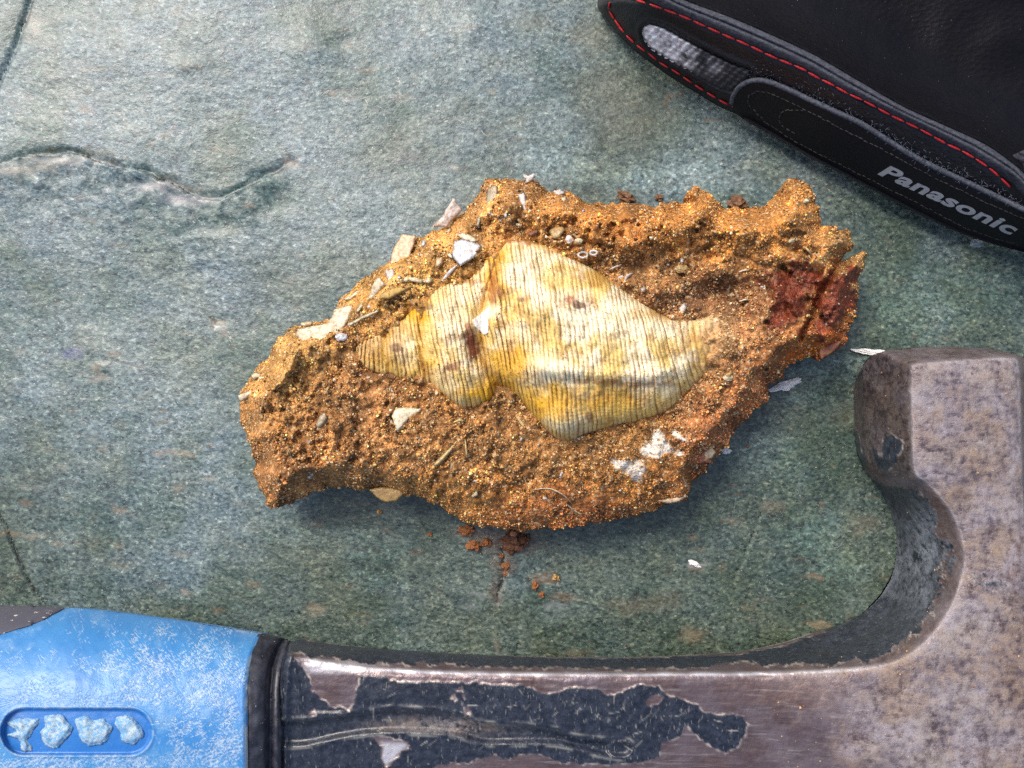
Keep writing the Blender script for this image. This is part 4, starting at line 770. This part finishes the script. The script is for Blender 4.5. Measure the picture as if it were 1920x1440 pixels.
for k in range(36): stroke(RS.uniform(-20, 150), RS.uniform(1285, 1325), RS.uniform(12, 45), -.35+RS.normal()*.15, .7, RS.uniform(.3, .7))
def ras(x, y):
    xi = np.clip((x+140), 0, 718.9); yi = np.clip((y-1080), 0, 518.9); a_ = xi.astype(int); b_ = yi.astype(int); fx = xi-a_; fy = yi-b_
    return RA[b_, a_]*(1-fx)*(1-fy)+RA[b_, a_+1]*fx*(1-fy)+RA[b_+1, a_]*(1-fx)*fy+RA[b_+1, a_+1]*fx*fy
def blue_z(x, y, sd):
    z = grip_z(x, y)+.8*fbm(x, y, 50, 3, 1)
    s_ = stad(x, y); z -= 9*sst(-1, 6, s_); z += 1.5*np.exp(-(s_/3)**2)
    db, _ = ldist(x, y, BND); dl, _ = ldist(x, y, LB); z -= 4*np.exp(-(np.minimum(db, dl)/4)**2)
    return z
def blue_at(x, y, sd):
    sc_ = ras(x, y); s_ = stad(x, y); ins = sst(-1, 3, s_)
    n_ = fbm(x, y, 60, 4, 2)
    wear = sst(.05, .6, n_+.55*gau(x, y, 420, 1330, 90, 110)+.5*gau(x, y, 200, 1440, 220, 35)-.25*gau(x, y, 90, 1190, 120, 40))
    rim = np.exp(-(np.abs(s_)/2.2)**2)
    edge = np.exp(-(sd/3.5)**2)*sst(-.5, .3, fbm(x, y, 24, 2, 3))*(x > 440)
    return {'scr': np.clip(sc_*(1-.75*ins), 0, 1), 'wear': wear*(1-ins), 'rim': np.clip(np.maximum(rim*.35*sst(-.5, .4, fbm(x, y, 20, 2, 2)), edge*.8), 0, 1), 'deep': ins}
m = Mat('blue_grip_plastic', .42, .5); A = lambda k: m.attr(k, 'Fac')
f1 = m.noise(13, 4, .7); f2 = m.noise(3.4, 3, .7)
c = m.mix(m.rng(m.noise(90, 3), .35, .65), (.032, .175, .43), (.052, .22, .47))
c = m.mix(A('deep'), c, (.020, .145, .43))
c = m.mix(m.math('MULTIPLY', A('wear'), m.rng(m.math('ADD', m.math('MULTIPLY', f1, .5), m.math('MULTIPLY', f2, .5)), .42, .60, 0, .45)), c, (.22, .37, .52))
c = m.mix(m.math('MULTIPLY', A('scr'), m.rng(f2, .3, .6, .35, .85)), c, (.46, .54, .60))
c = m.mix(A('rim'), c, (.44, .46, .44))
m.base(c); m.set(m.b, 'Roughness', m.math('ADD', .36, m.math('MULTIPLY', A('scr'), .3)))
b1 = m.bump(A('scr'), -1.2, .6); m.bump(f2, .8, .4, b1)
def gbot(x, y, sd, z): return np.maximum(104-1.05*np.minimum(np.maximum(y-gsil(x), 0), np.maximum(GB-gsil(x)-y, 0)), 2)
GRIP = hfield('grip', BLUE, blue_z, 2.0, m.m, HAM, blue_at, gbot, frame=(-30, 520, 1100, 1455), coarse=16)
# worn raised letters in the oval
MK = [[(13, 1353), (36, 1348), (58, 1347), (71, 1347), (74, 1355), (66, 1364), (58, 1380), (52, 1388), (60, 1405), (52, 1410), (40, 1406), (36, 1388), (22, 1382), (12, 1378), (30, 1370), (20, 1364)],
      [(84, 1343), (96, 1341), (110, 1338), (118, 1342), (124, 1351), (135, 1363), (132, 1378), (122, 1388), (112, 1400), (97, 1403), (84, 1396), (78, 1384), (76, 1372), (84, 1362)],
      [(140, 1349), (150, 1344), (162, 1343), (176, 1350), (192, 1348), (202, 1354), (209, 1364), (204, 1382), (194, 1394), (178, 1398), (164, 1397), (150, 1386), (147, 1372), (142, 1358)],
      [(216, 1348), (224, 1343), (236, 1341), (250, 1346), (262, 1360), (270, 1376), (264, 1388), (250, 1396), (236, 1394), (227, 1384), (226, 1372), (217, 1362)]]
mm = Mat('worn_letter', .5, .4); f1 = mm.noise(7, 4, .7)
cc = mm.mix(mm.rng(f1, .42, .6), (.12, .30, .50), (.36, .45, .50)); cc = mm.mix(mm.rng(mm.noise(4, 3, .7), .56, .64, 0, .7), cc, (.50, .48, .42)); mm.base(cc); mm.bump(f1, 2.4, .7)
for i, P in enumerate(MK):
    P = crom(P, 4, True); P = P+np.stack([2.2*gn(P[:, 0]/6, P[:, 1]/6, 1), 2.2*gn(P[:, 0]/6, P[:, 1]/6, 2)], -1)
    hfield('raised_letter', P, lambda x, y, sd: grip_z(x, y)-8+4.5*sst(0, 9, sd)+1.6*fbm(x, y, 16, 4, i), 2.0, mm.m, GRIP, None, lambda x, y, sd, z: z-6)
# grey rear half of the grip
m = Mat('grey_rubber', .5, .4); f = m.noise(20, 3); c = m.mix(f, (.055, .055, .075), (.085, .083, .105))
c = m.mix(m.rng(m.noise(16, 3, .7), .66, .70), c, (.55, .50, .45)); m.base(c); m.bump(m.noise(5, 2), .8, .4)
GREY = [(-420, 1128), (-200, gsil(-200)), (0, gsil(0)), (60, gsil(60)), (110, 1138), (124, 1139), (119, 1143), (98, 1154), (81, 1164), (60, 1172), (32, 1180), (0, 1190), (-200, 1218), (-420, 1243)]
hfield('grip_insert', np.array(GREY), lambda x, y, sd: grip_z(x, y, 5)-5*np.exp(-(sd/5)**2)*(x > 60), 2.5, m.m, HAM, None, lambda x, y, sd, z: np.maximum(z-30*np.clip(sd/10, 0, 1), 2), frame=(-30, 520, 1100, 1455), coarse=16)
# black collar between grip and shaft
m = Mat('black_collar', .42, .5); f = m.noise(14, 3); c = m.mix(m.rng(f, .4, .7), (.012, .013, .020), (.035, .037, .052)); c = m.mix(m.rng(m.noise(5, 3, .7), .68, .72), c, (.40, .36, .32)); m.base(c); m.bump(m.noise(6, 3), .9, .5)
COL = [(t, gsil(t)+1) for t in (484, 497, 515, 530, 541)]+[(536, 1222), (528, 1248), (523, 1280), (521, 1320), (521, 1367), (522, 1440), (523, 1560), (530, 1645)]+[(470, 1650), (455, 1560), (454, 1440), (453, 1367), (454, 1300), (458, 1253), (470, 1213)]
def col_z(x, y, sd):
    xb = np.interp(y, [1190, 1213, 1253, 1300, 1440], [497, 480, 467, 463, 463]); t = np.clip((x-xb)/60, -.3, 1.2)
    return grip_z(x, y, 9)-10*sst(.3, .9, t)-10*np.exp(-((t-.72)/.10)**2)+1.2*fbm(x, y, 30, 2, 2)
hfield('collar', np.array(COL), col_z, 2.2, m.m, HAM, None, gbot, frame=(-30, 545, 1100, 1455), coarse=16)

# ================================================================== CAMERA STRAP
STR = empty('camera_strap', 1600, 200, 'black padded leather camera strap with red stitching and pale maker lettering', 'camera strap')
LO = [(1150, -38), (1128, -18), (1120, 8), (1126, 23), (1141, 42), (1162, 69), (1193, 98), (1224, 121), (1266, 150), (1307, 175), (1349, 200), (1403, 224), (1453, 252), (1520, 291), (1595, 330), (1720, 396), (1820, 441), (1920, 470), (2010, 488)]
S1 = [(1180, -52), (1205, -22), (1228, 0), (1278, 22), (1328, 44), (1432, 88), (1516, 127), (1595, 171), (1695, 220), (1795, 270), (1845, 299), (1895, 328), (1922, 354), (1960, 400), (2005, 470)]
S2 = [(1210, -60), (1245, -25), (1282, 0), (1370, 33), (1453, 69), (1520, 100), (1552, 118), (1620, 158), (1695, 201), (1770, 235), (1845, 270), (1895, 304), (1922, 328), (1975, 385), (2020, 460)]
LOs, S1s, S2s = crom(LO, 6), crom(S1, 6), crom(S2, 6)
def face_f(x, y):
    a_, _ = ldist(x, y, LOs); b_, _ = ldist(x, y, S1s); return a_/(a_+b_+1e-6), a_, b_
def face_z(x, y):
    f, a_, b_ = face_f(x, y); return 14+150*f**.92+7*np.sin(np.pi*np.clip(f, 0, 1))
def pad_z(x, y, sd):
    z = face_z(x, y)
    d, _ = ldist(x, y, UPS); z -= 2.4*np.exp(-(d/5)**2)
    d, _ = ldist(x, y, LOWS); z -= 2.4*np.exp(-(d/5)**2)
    z -= 7*np.exp(-(np.maximum(sd, 0)/5)**2)
    rb = rib_sd(x, y); z += -3.5*sst(-5, 4, rb)+3*np.exp(-((rb+6)/4)**2)
    return z+.5*fbm(x, y, 16, 2, 2)
UPS = crom([(1160, 48), (1149, 32), (1142, 18), (1144, 4), (1152, -8), (1170, -12), (1191, -1), (1224, 10), (1260, 23), (1295, 37), (1328, 52), (1357, 65), (1385, 77), (1414, 90), (1443, 104), (1474, 117), (1503, 129), (1532, 145), (1560, 159), (1587, 174), (1615, 187), (1642, 201), (1670, 216), (1697, 229), (1724, 242), (1750, 256), (1775, 270), (1801, 282), (1826, 296), (1850, 312), (1872, 330), (1892, 349)], 8)
LOWS = crom([(1160, 49), (1177, 69), (1197, 87), (1218, 102), (1240, 119), (1264, 133), (1285, 147), (1307, 162), (1331, 177), (1355, 191), (1380, 203), (1404, 217)], 8)
RIB = crom([(1203, 62), (1206, 49), (1222, 44), (1248, 52), (1280, 70), (1320, 92), (1360, 112), (1388, 124), (1404, 130), (1408, 140), (1398, 155), (1384, 168), (1376, 172), (1350, 166), (1310, 144), (1266, 120), (1232, 100), (1212, 84)], 5, True)
def rib_sd(x, y): return sdf(x, y, RIB)
m = Mat('black_leather', .42, .4); f = m.noise(9, 3); c = m.mix(f, (.004, .004, .006), (.010, .010, .014))
c = m.mix(m.rng(m.voro(7, None, 'Distance'), .0, .035, .5, 0), c, (.4, .4, .42)); m.base(c)
b1 = m.bump(m.voro(4.5, None, 'Distance'), 1.2, .5); m.bump(m.noise(3, 2), .9, .5, b1); leather = m.m
def closed_bot(x, y, sd, z): return np.maximum(z-14*np.clip(sd/6, 0, 1), 1)
hfield('leather_pad', np.concatenate([LOs, S1s[::-1]]), pad_z, 2.6, leather, STR, None, closed_bot)
# cut edge of the pad: two leather layers
m = Mat('leather_edge', .75, .3); f = m.noise(5, 4, .7, m.map((.6, 1, 1), .5)); c = m.mix(m.rng(f, .3, .7), (.018, .019, .026), (.075, .08, .10)); c = m.mix(m.rng(m.voro(6, None, 'Distance'), 0, .06, .8, 0), c, (.5, .5, .54)); m.base(c); m.bump(f, 2, .7)
def edge_z(x, y, sd):
    a_, _ = ldist(x, y, S1s); b_, _ = ldist(x, y, S2s); f = a_/(a_+b_+1e-6)
    return 166+8*np.sin(np.pi*np.clip(f, 0, 1))-7*np.exp(-((f-.5)/.09)**2)+.8*fbm(x, y, 12, 2, 1)
hfield('cut_edge', np.concatenate([S1s, S2s[::-1]]), edge_z, 2.4, m.m, STR, None, lambda x, y, sd, z: z-40*np.clip(sd/6, 0, 1))
# far side of the strap folding back behind the edge
m = Mat('grained_leather', .42, .13); v = m.voro(7, m.map((.6, 1, 1), .4), 'Distance'); c = m.mix(m.noise(30, 3), (.002, .002, .003), (.006, .005, .007)); c = m.mix(m.rng(m.voro(13, None, 'Distance'), 0, .05, .7, 0), c, (.4, .4, .4)); m.base(c); b1 = m.bump(v, 1.3, .5); m.bump(m.noise(3, 3), 1.2, .5, b1)
BK = np.concatenate([crom(S2, 4), np.array([(2060, 440), (2120, 200), (2120, -160), (1240, -160), (1190, -80)])])
def back_z(x, y, sd):
    d, _ = ldist(x, y, S2s); return 150-95*(1-np.exp(-d/55))+.22*np.maximum(d-110, 0)+6*fbm(x, y, 160, 2, 1)
hfield('back_panel', BK, back_z, 5, m.m, STR, None, closed_bot)
# ribbed grip patch, dusty on its upper end
m = Mat('ribbed_patch', .8, .3); f = m.noise(8, 4, .7)
c = m.mix(m.math('MULTIPLY', m.attr('dust', 'Fac'), m.rng(f, .22, .40)), m.mix(f, (.018, .018, .022), (.06, .06, .065)), m.mix(m.rng(m.noise(14, 3), .4, .6), (.62, .6, .6), (.92, .9, .92))); m.base(c); m.bump(f, 2, .7)
ax_ = np.array([1388-1215, 150-62.0]); ax_ /= np.linalg.norm(ax_)
def rz(x, y, sd):
    u_ = (x-1215)*ax_[0]+(y-62)*ax_[1]; v_ = -(x-1215)*ax_[1]+(y-62)*ax_[0]
    return face_z(x, y)-5+6*sst(0, 5, sd)+(1.7+1.2*fbm(x, y, 22, 3, 2))*np.sin(2*np.pi*(u_+.35*v_)/13.5+1.1*gn(x/9, y/9, 1))+1.8*fbm(x, y, 9, 3, 1)*sst(0, 6, sd)+1.2*np.sin(2*np.pi*v_/9)
def rat(x, y, sd):
    u_ = (x-1215)*ax_[0]+(y-62)*ax_[1]; v_ = -(x-1215)*ax_[1]+(y-62)*ax_[0]
    d = sst(115, 10, u_)*2.4+.45*gau(x, y, 1342, 128, 12, 10)+.5*gau(x, y, 1275, 118, 26, 9)+.35*sst(170, 60, u_); ph_ = np.sin(2*np.pi*(u_+.35*v_)/13.5+.5*gn(x/9, y/9, 1))
    return {'dust': np.clip((d*.75+1.5*fbm(x, y, 26, 4, 1, .6)*sst(150, 40, u_))*(.85+.35*ph_), 0, 1)*sst(1, 7, sd)}
hfield('ribbed_patch', RIB, rz, 2.2, m.m, STR, rat, closed_bot)
# rubber band with printed lettering
RBU = crom([(1372, 196), (1376, 180), (1390, 163), (1412, 154), (1440, 156), (1480, 172), (1520, 191), (1570, 214), (1620, 238), (1720, 300), (1820, 348), (1920, 396), (2010, 440)], 6)
RBL = crom([(2012, 492), (1920, 473), (1820, 444), (1720, 400), (1595, 334), (1520, 296), (1453, 257), (1403, 229), (1380, 212)], 6)
RBP = np.concatenate([RBU, RBL])
def rub_z(x, y, sd): return np.maximum(face_z(x, y), 14)+6+3*(1-np.exp(-sd/4))
m = Mat('matte_rubber', .6, .25); f = m.noise(8, 3); c = m.mix(f, (.005, .005, .006), (.010, .010, .012)); c = m.mix(m.rng(m.voro(16, None, 'Distance'), 0, .035, .7, 0), c, (.35, .33, .28)); m.base(c); m.bump(m.noise(3, 2), .7, .4)
BAND = hfield('rubber_band', RBP, rub_z, 2.4, m.m, STR, None, lambda x, y, sd, z: np.maximum(z-9*np.clip(sd/3, 0, 1), 1))
# pale worn welt along the upper edge of the band
m = Mat('welt', .7, .3); f = m.noise(5, 3, .7); m.base(m.mix(m.rng(f, .35, .7), (.03, .033, .043), (.10, .108, .135)))
wl = np.array([p for p in RBU if p[0] < 1960]); W = unproj(wl[:, 0], wl[:, 1]-3, face_z(wl[:, 0], wl[:, 1])+9)
V, F = tube(W, 4.5*S, 8); obj('welt', V, [F], m.m, STR)
# seam threads on the band
m = Mat('seam_thread', .8, .2); m.base(m.mix(m.noise(6, 3), (.03, .026, .028), (.09, .078, .08))); thr = m.m
SA = crom([(1437, 230), (1420, 214), (1406, 198), (1404, 182), (1412, 173), (1424, 171), (1445, 176), (1475, 188), (1520, 211), (1595, 250), (1670, 288), (1745, 330), (1820, 366), (1920, 411), (1990, 444)], 8)
SB = crom([(1490, 250), (1472, 240), (1461, 228), (1463, 215), (1474, 208), (1495, 206), (1520, 211)], 8)
SC_ = crom([(1437, 230), (1470, 252), (1520, 281), (1620, 331), (1720, 381), (1820, 431), (1920, 462)], 10)
ps = []
for L, br in ((SA, 1.2), (SB, 1.2), (SC_, .9)):
    seg = np.concatenate([[0], np.cumsum(np.linalg.norm(np.diff(L, axis=0), axis=1))]); t = 0
    while t < seg[-1]-8:
        tt_ = np.linspace(t, t+7, 4); xx = np.interp(tt_, seg, L[:, 0])+.6*RS.randn(); yy = np.interp(tt_, seg, L[:, 1])+.6*RS.randn()
        zz_ = rub_z(xx, yy, np.full(4, 9.))+np.array([0, .8, .8, 0]); ps.append(tube(unproj(xx, yy, zz_), br*S*RS.uniform(.5, 1.1), 5)); t += RS.uniform(8.5, 12)
V, F = joinm(ps); o = obj('seam_thread', V, [F], thr, BAND); o['kind'] = 'stuff'
# fuzz on the felt strip above the band
m = Mat('felt_fuzz', .9, .2); m.base((.12, .135, .17)); ps = []
n_ = 0
while n_ < 700:
    t = RS.rand(); bx = 1400+t*520; by = np.interp(bx, RBU[:, 0][:], RBU[:, 1])-RS.exponential(9)-1
    fx_, a_, b_ = face_f(np.array([bx]), np.array([by]))
    if b_[0] < 16 or by < np.interp(bx, UPS[60:, 0], UPS[60:, 1])+4: n_ += 1; continue
    z_ = face_z(np.array([bx]), np.array([by]))[0]; an = RS.uniform(0, 6.28); ln = RS.uniform(4, 12)*(.4+.8*sst(1450, 1700, bx)); cu = RS.normal()*2.2
    s4 = np.linspace(0, 1, 5); aa = an+cu*s4; hx = bx+np.cumsum(np.cos(aa))*ln/5; hy = by+np.cumsum(np.sin(aa))*ln/5
    ps.append(tube(unproj(hx, hy, z_+1+4*np.sin(s4*3)), np.linspace(.4, .2, 5)*S, 3)); n_ += 1
V, F = joinm(ps); o = obj('felt_fuzz', V, [F], m.m, STR); o['kind'] = 'stuff'
# red stitches, one object each
m = Mat('red_thread', .55, .4); f = m.noise(2.6, 2, .6, m.map((1, .3, 1), .6)); m.base(m.mix(m.rng(f, .35, .65), (.28, .008, .012), (.52, .022, .024))); m.bump(f, 1.2, .6)
Vs, Fs = IC2
sme = mesh_np('stitch', Vs*np.array([11.6, 2.0, 1.9])*S, [Fs]); sme.materials.append(m.m)
def stitch_at(px, py, tx, ty, lift=1.2, sx=1):
    z_ = face_z(np.array([px]), np.array([py]))[0]+lift
    p = unproj(np.array([px-tx*6, px+tx*6, px]), np.array([py-ty*6, py+ty*6, py]), np.array([face_z(np.array([px-tx*6]), np.array([py-ty*6]))[0]+lift, face_z(np.array([px+tx*6]), np.array([py+ty*6]))[0]+lift, z_]))
    d = Vector(p[1]-p[0]).normalized(); nrm = Vector((-.45, -.75, .5)); nrm = (nrm-d*nrm.dot(d)).normalized(); yv = nrm.cross(d)
    from mathutils import Matrix
    o = bpy.data.objects.new('stitch', sme); col.objects.link(o); o.parent = STR
    R = Matrix((d, yv, nrm)).transposed().to_4x4(); R.translation = Vector(p[2])-STR.location; o.matrix_local = R@Matrix.Diagonal((sx, 1, 1, 1))
for L, t0, st_p in ((UPS, 4, None), (LOWS, 6, None)):
    seg = np.concatenate([[0], np.cumsum(np.linalg.norm(np.diff(L, axis=0), axis=1))]); t = t0
    while t < seg[-1]-3:
        xx = np.interp([t-3, t, t+3], seg, L[:, 0]); yy = np.interp([t-3, t, t+3], seg, L[:, 1])
        tv = np.array([xx[2]-xx[0], yy[2]-yy[0]]); tv /= np.linalg.norm(tv)+1e-9
        stp = 29.5 if L is UPS and t > 100 else (19 if L is UPS else 26.5)
        stitch_at(xx[1], yy[1], tv[0], tv[1], 1.2, 1.08 if stp > 27 else (.8 if stp < 20 else .9)); t += stp
# lettering
cu = bpy.data.curves.new('lettering', 'FONT'); cu.body = 'Panasonic'; cu.size = 1; cu.offset = .034; cu.extrude = .02; cu.resolution_u = 5; cu.space_character = 1.06
to = bpy.data.objects.new('lettering_tmp', cu); col.objects.link(to); bpy.context.view_layer.update()
tm = bpy.data.meshes.new_from_object(to.evaluated_get(bpy.context.evaluated_depsgraph_get())); bpy.data.objects.remove(to)
co = np.array([v.co[:] for v in tm.vertices]); u0, u1 = co[:, 0].min(), co[:, 0].max(); caph = co[:, 1].max()
uu = (co[:, 0]-u0)/(u1-u0); vv = co[:, 1]/caph
px = 1646+248*uu+24*vv; py = 326+114*uu-15*vv
pz = rub_z(px, py, np.full(len(px), 20.))+.4+.7*(co[:, 2] > 0)
W = unproj(px, py, pz)-base_of(BAND)
for v, q_ in zip(tm.vertices, W): v.co = q_
m = Mat('grey_print', .6, .3); m.base(m.mix(m.noise(4, 3, .7), (.30, .30, .31), (.48, .48, .49)))
tm.name = 'lettering'; lo = link('lettering', tm, m.m, BAND)
# webbing tail showing behind the pad
m = Mat('webbing', .8, .3); f = m.voro(4, m.map((1, .4, 1), .5)); m.base(m.mix(m.sep(f, 0), (.012, .012, .018), (.04, .042, .055))); m.bump(m.sep(f, 1), 1.5, .6)
hfield('webbing', np.array([(1884, 300), (1900, 290), (1925, 279), (1990, 262), (2000, 300), (1960, 345), (1930, 340), (1905, 318)]), lambda x, y, sd: 128+.15*(x-1890)+2*np.sin((y-.4*x)/2.2), 2.4, m.m, STR, None, closed_bot)

# ================================================================== LOOSE CRUMBS AND FLECKS ON THE SLAB
def cmat(name, c1, c2, rough=.7):
    m = Mat(name, rough, .35); f = m.noise(4, 3, .7); m.base(m.mix(m.rng(f, .35, .65), c1, c2)); m.bump(f, 2, .7); return m.m
RU = cmat('rust_soil', (.10, .032, .012), (.34, .13, .04)); DR = cmat('dark_soil', (.05, .022, .012), (.18, .075, .035)); WH = cmat('white_shell_bit', (.72, .69, .64), (.93, .91, .88)); BR = cmat('brown_soil', (.09, .045, .025), (.22, .11, .05)); OC = cmat('ochre_soil', (.26, .13, .04), (.55, .34, .12))
def crumb(name, label, px, py, r, mat, sc3, seed, cat='crumb', group=None, rot=0, amp=.6):
    zg = float(slab_z(np.array([float(px)]), np.array([float(py)]))[0])
    o = blob(name, px, py, zg+r*sc3[2]*.6, r, mat, None, sc3, seed, amp, rot=rot); return tag(o, label, cat, group)
crumb('soil_crumb', 'largest dark rust-brown soil crumb on the slab under the fossil rock\'s lower edge', 962, 1016, 22, DR, (1, .85, .6), 11)
crumb('soil_crumb', 'bright orange-brown soil crumb left of the largest dark crumb', 889, 1023, 12, RU, (1, .7, .7), 12)
crumb('soil_crumb', 'small orange-brown crumb between two larger crumbs under the fossil rock', 912, 1017, 9, RU, (1, .8, .7), 13)
crumb('soil_crumb', 'dark reddish crumb right beside the largest dark crumb', 986, 1012, 11, DR, (1, .8, .7), 14)
crumb('soil_crumb', 'reddish crumb tucked under the lower edge of the rock, left of the others', 874, 994, 15, RU, (1, .6, .6), 15)
crumb('soil_crumb', 'round orange crumb just below the largest dark crumb', 949, 1061, 6, RU, (1, 1, .8), 16)
crumb('soil_crumb', 'tiny orange crumb above the small crack in the slab', 941, 1042, 4, RU, (1, 1, .8), 17)
crumb('soil_crumb', 'tiny brown crumb at the top of the small crack in the slab', 947, 1076, 4, RU, (1, 1, .8), 18)
crumb('soil_crumb', 'orange crumb on the rust stain right of the small crack', 1003, 1098, 6, RU, (1, 1.2, .8), 19)
crumb('soil_crumb', 'lower orange crumb on the rust stain right of the small crack', 1015, 1115, 5, RU, (1, 1, .8), 20)
crumb('soil_crumb', 'pale orange crumb at the right tip of the rust stain', 1042, 1083, 6, OC, (1, .9, .8), 21)
crumb('soil_crumb', 'dark brown crumb on the slab above the rock\'s upper edge, long and slanting', 1172, 369, 15, BR, (1.1, .6, .6), 22, rot=-.5)
crumb('soil_crumb', 'small brown crumb on the slab above the rock\'s upper edge', 1236, 371, 7, BR, (1, .9, .7), 23)
crumb('soil_crumb', 'brown ribbed crumb in the notch of the rock\'s upper edge', 1381, 383, 18, BR, (.9, .8, .6), 24)
crumb('soil_crumb', 'tiny golden crumb on the slab below the left arm of the rock', 711, 960, 5, OC, (1, .8, .8), 25)
crumb('soil_crumb', 'small reddish grain on the slab below the rock, near its tan chip', 806, 1002, 4, RU, (1, .8, .8), 26)
crumb('soil_crumb', 'tiny ochre crumb touching the left side of the hammer head', 1622, 831, 5, OC, (.9, 1.1, .8), 27)
crumb('white_fleck', 'ragged white shell fleck on the slab between the rock and the hammer head', 1474, 722, 18, WH, (1.3, .45, .35), 28, 'fleck', rot=.35, amp=.6)
crumb('white_fleck', 'thin pale sliver at the top left corner of the hammer head', 1632, 660, 20, WH, (1.4, .28, .25), 29, 'fleck', rot=-.12)
crumb('white_fleck', 'small white fleck on the slab by the dark pebble in the rock\'s right flank', 1362, 846, 9, WH, (1, .55, .4), 30, 'fleck')
crumb('white_fleck', 'pale whitish fleck on the dark slab above the hammer shaft, right of the rust stain', 1300, 1056, 8, WH, (1.6, .5, .4), 31, 'fleck', rot=-.4)
crumb('gravel_chip', 'clear pale chip at the lower edge of the strap lettering', 1832, 456, 9, cmat('clear_chip', (.16, .2, .2), (.4, .45, .45), .3), (1.2, .8, .5), 32, 'chip')
# loose sand scattered over slab and hammer
n = 300; sx = np.concatenate([RS.uniform(1450, 1920, n), RS.normal(955, 42, 160)]); sy = np.concatenate([RS.uniform(670, 1440, n), RS.normal(1030, 30, 160)])
qa = RS.uniform(430, 1640, 6000); qb_ = RS.uniform(320, 1060, 6000); qd = sdf(qa, qb_, OUTR); qk = (qd < -3) & (RS.rand(6000) < .5*np.exp((qd+3)/16.)*(.35+.65*(qb_ > 800))); sx = np.concatenate([sx, qa[qk]]); sy = np.concatenate([sy, qb_[qk]])
p = sdf(sx, sy, SILs[:, :2]); kk = (p > 12) | (sdf(sx, sy, OUTR) < -4); kk &= ~((p <= 12) & (p > -40)) & ~((p < -40) & (RS.rand(len(sx)) < .75) & (sdf(sx, sy, OUTR) < -70)); sx, sy, p = sx[kk], sy[kk], p[kk]
onh = p > 12; zz_ = np.where(onh, ham_z(sx, sy, p), slab_z(sx, sy)); rr = np.exp(RS.normal(-.2, .45, len(sx)))
cs_ = np.where((RS.rand(len(sx)) < .7)[:, None], np.array((.46, .30, .13)), np.array((.26, .11, .04)))
Vg, Fg, Cg = grains(unproj(sx, sy, zz_+rr*.4), rr*S*.9, cs_)
o = obj('loose_sand', Vg, [Fg], msg, None, {'col': Cg}, smooth=False); o['kind'] = 'stuff'; tag(o, 'loose ochre sand grains scattered over the hammer and the slab', 'sand')
# lint fibres
m = Mat('lint', .9, .2); m.base((.26, .29, .29)); ps = []
for k in range(60):
    bx = RS.choice([1420, 1320, 1500, 1560]) + RS.normal()*48; by = RS.choice([870, 930, 1010]) + RS.normal()*55
    if sdf([bx], [by], OUTR)[0] > -12 or sdf([bx], [by], SILs[:, :2])[0] > -12: continue
    an = RS.uniform(0, 6.28); ln = RS.uniform(8, 30); cu_ = RS.normal()*1.8; s5 = np.linspace(0, 1, 7); aa = an+cu_*s5
    hx = bx+np.cumsum(np.cos(aa))*ln/7; hy = by+np.cumsum(np.sin(aa))*ln/7
    ps.append(tube(unproj(hx, hy, slab_z(hx, hy)+1.2+1.5*np.sin(s5*3.1)), .3*S, 3))
V, F = joinm(ps); o = obj('lint_fibres', V, [F], m.m, None); o['kind'] = 'stuff'; tag(o, 'fine pale lint fibres on the slab between the rock and the hammer', 'lint')
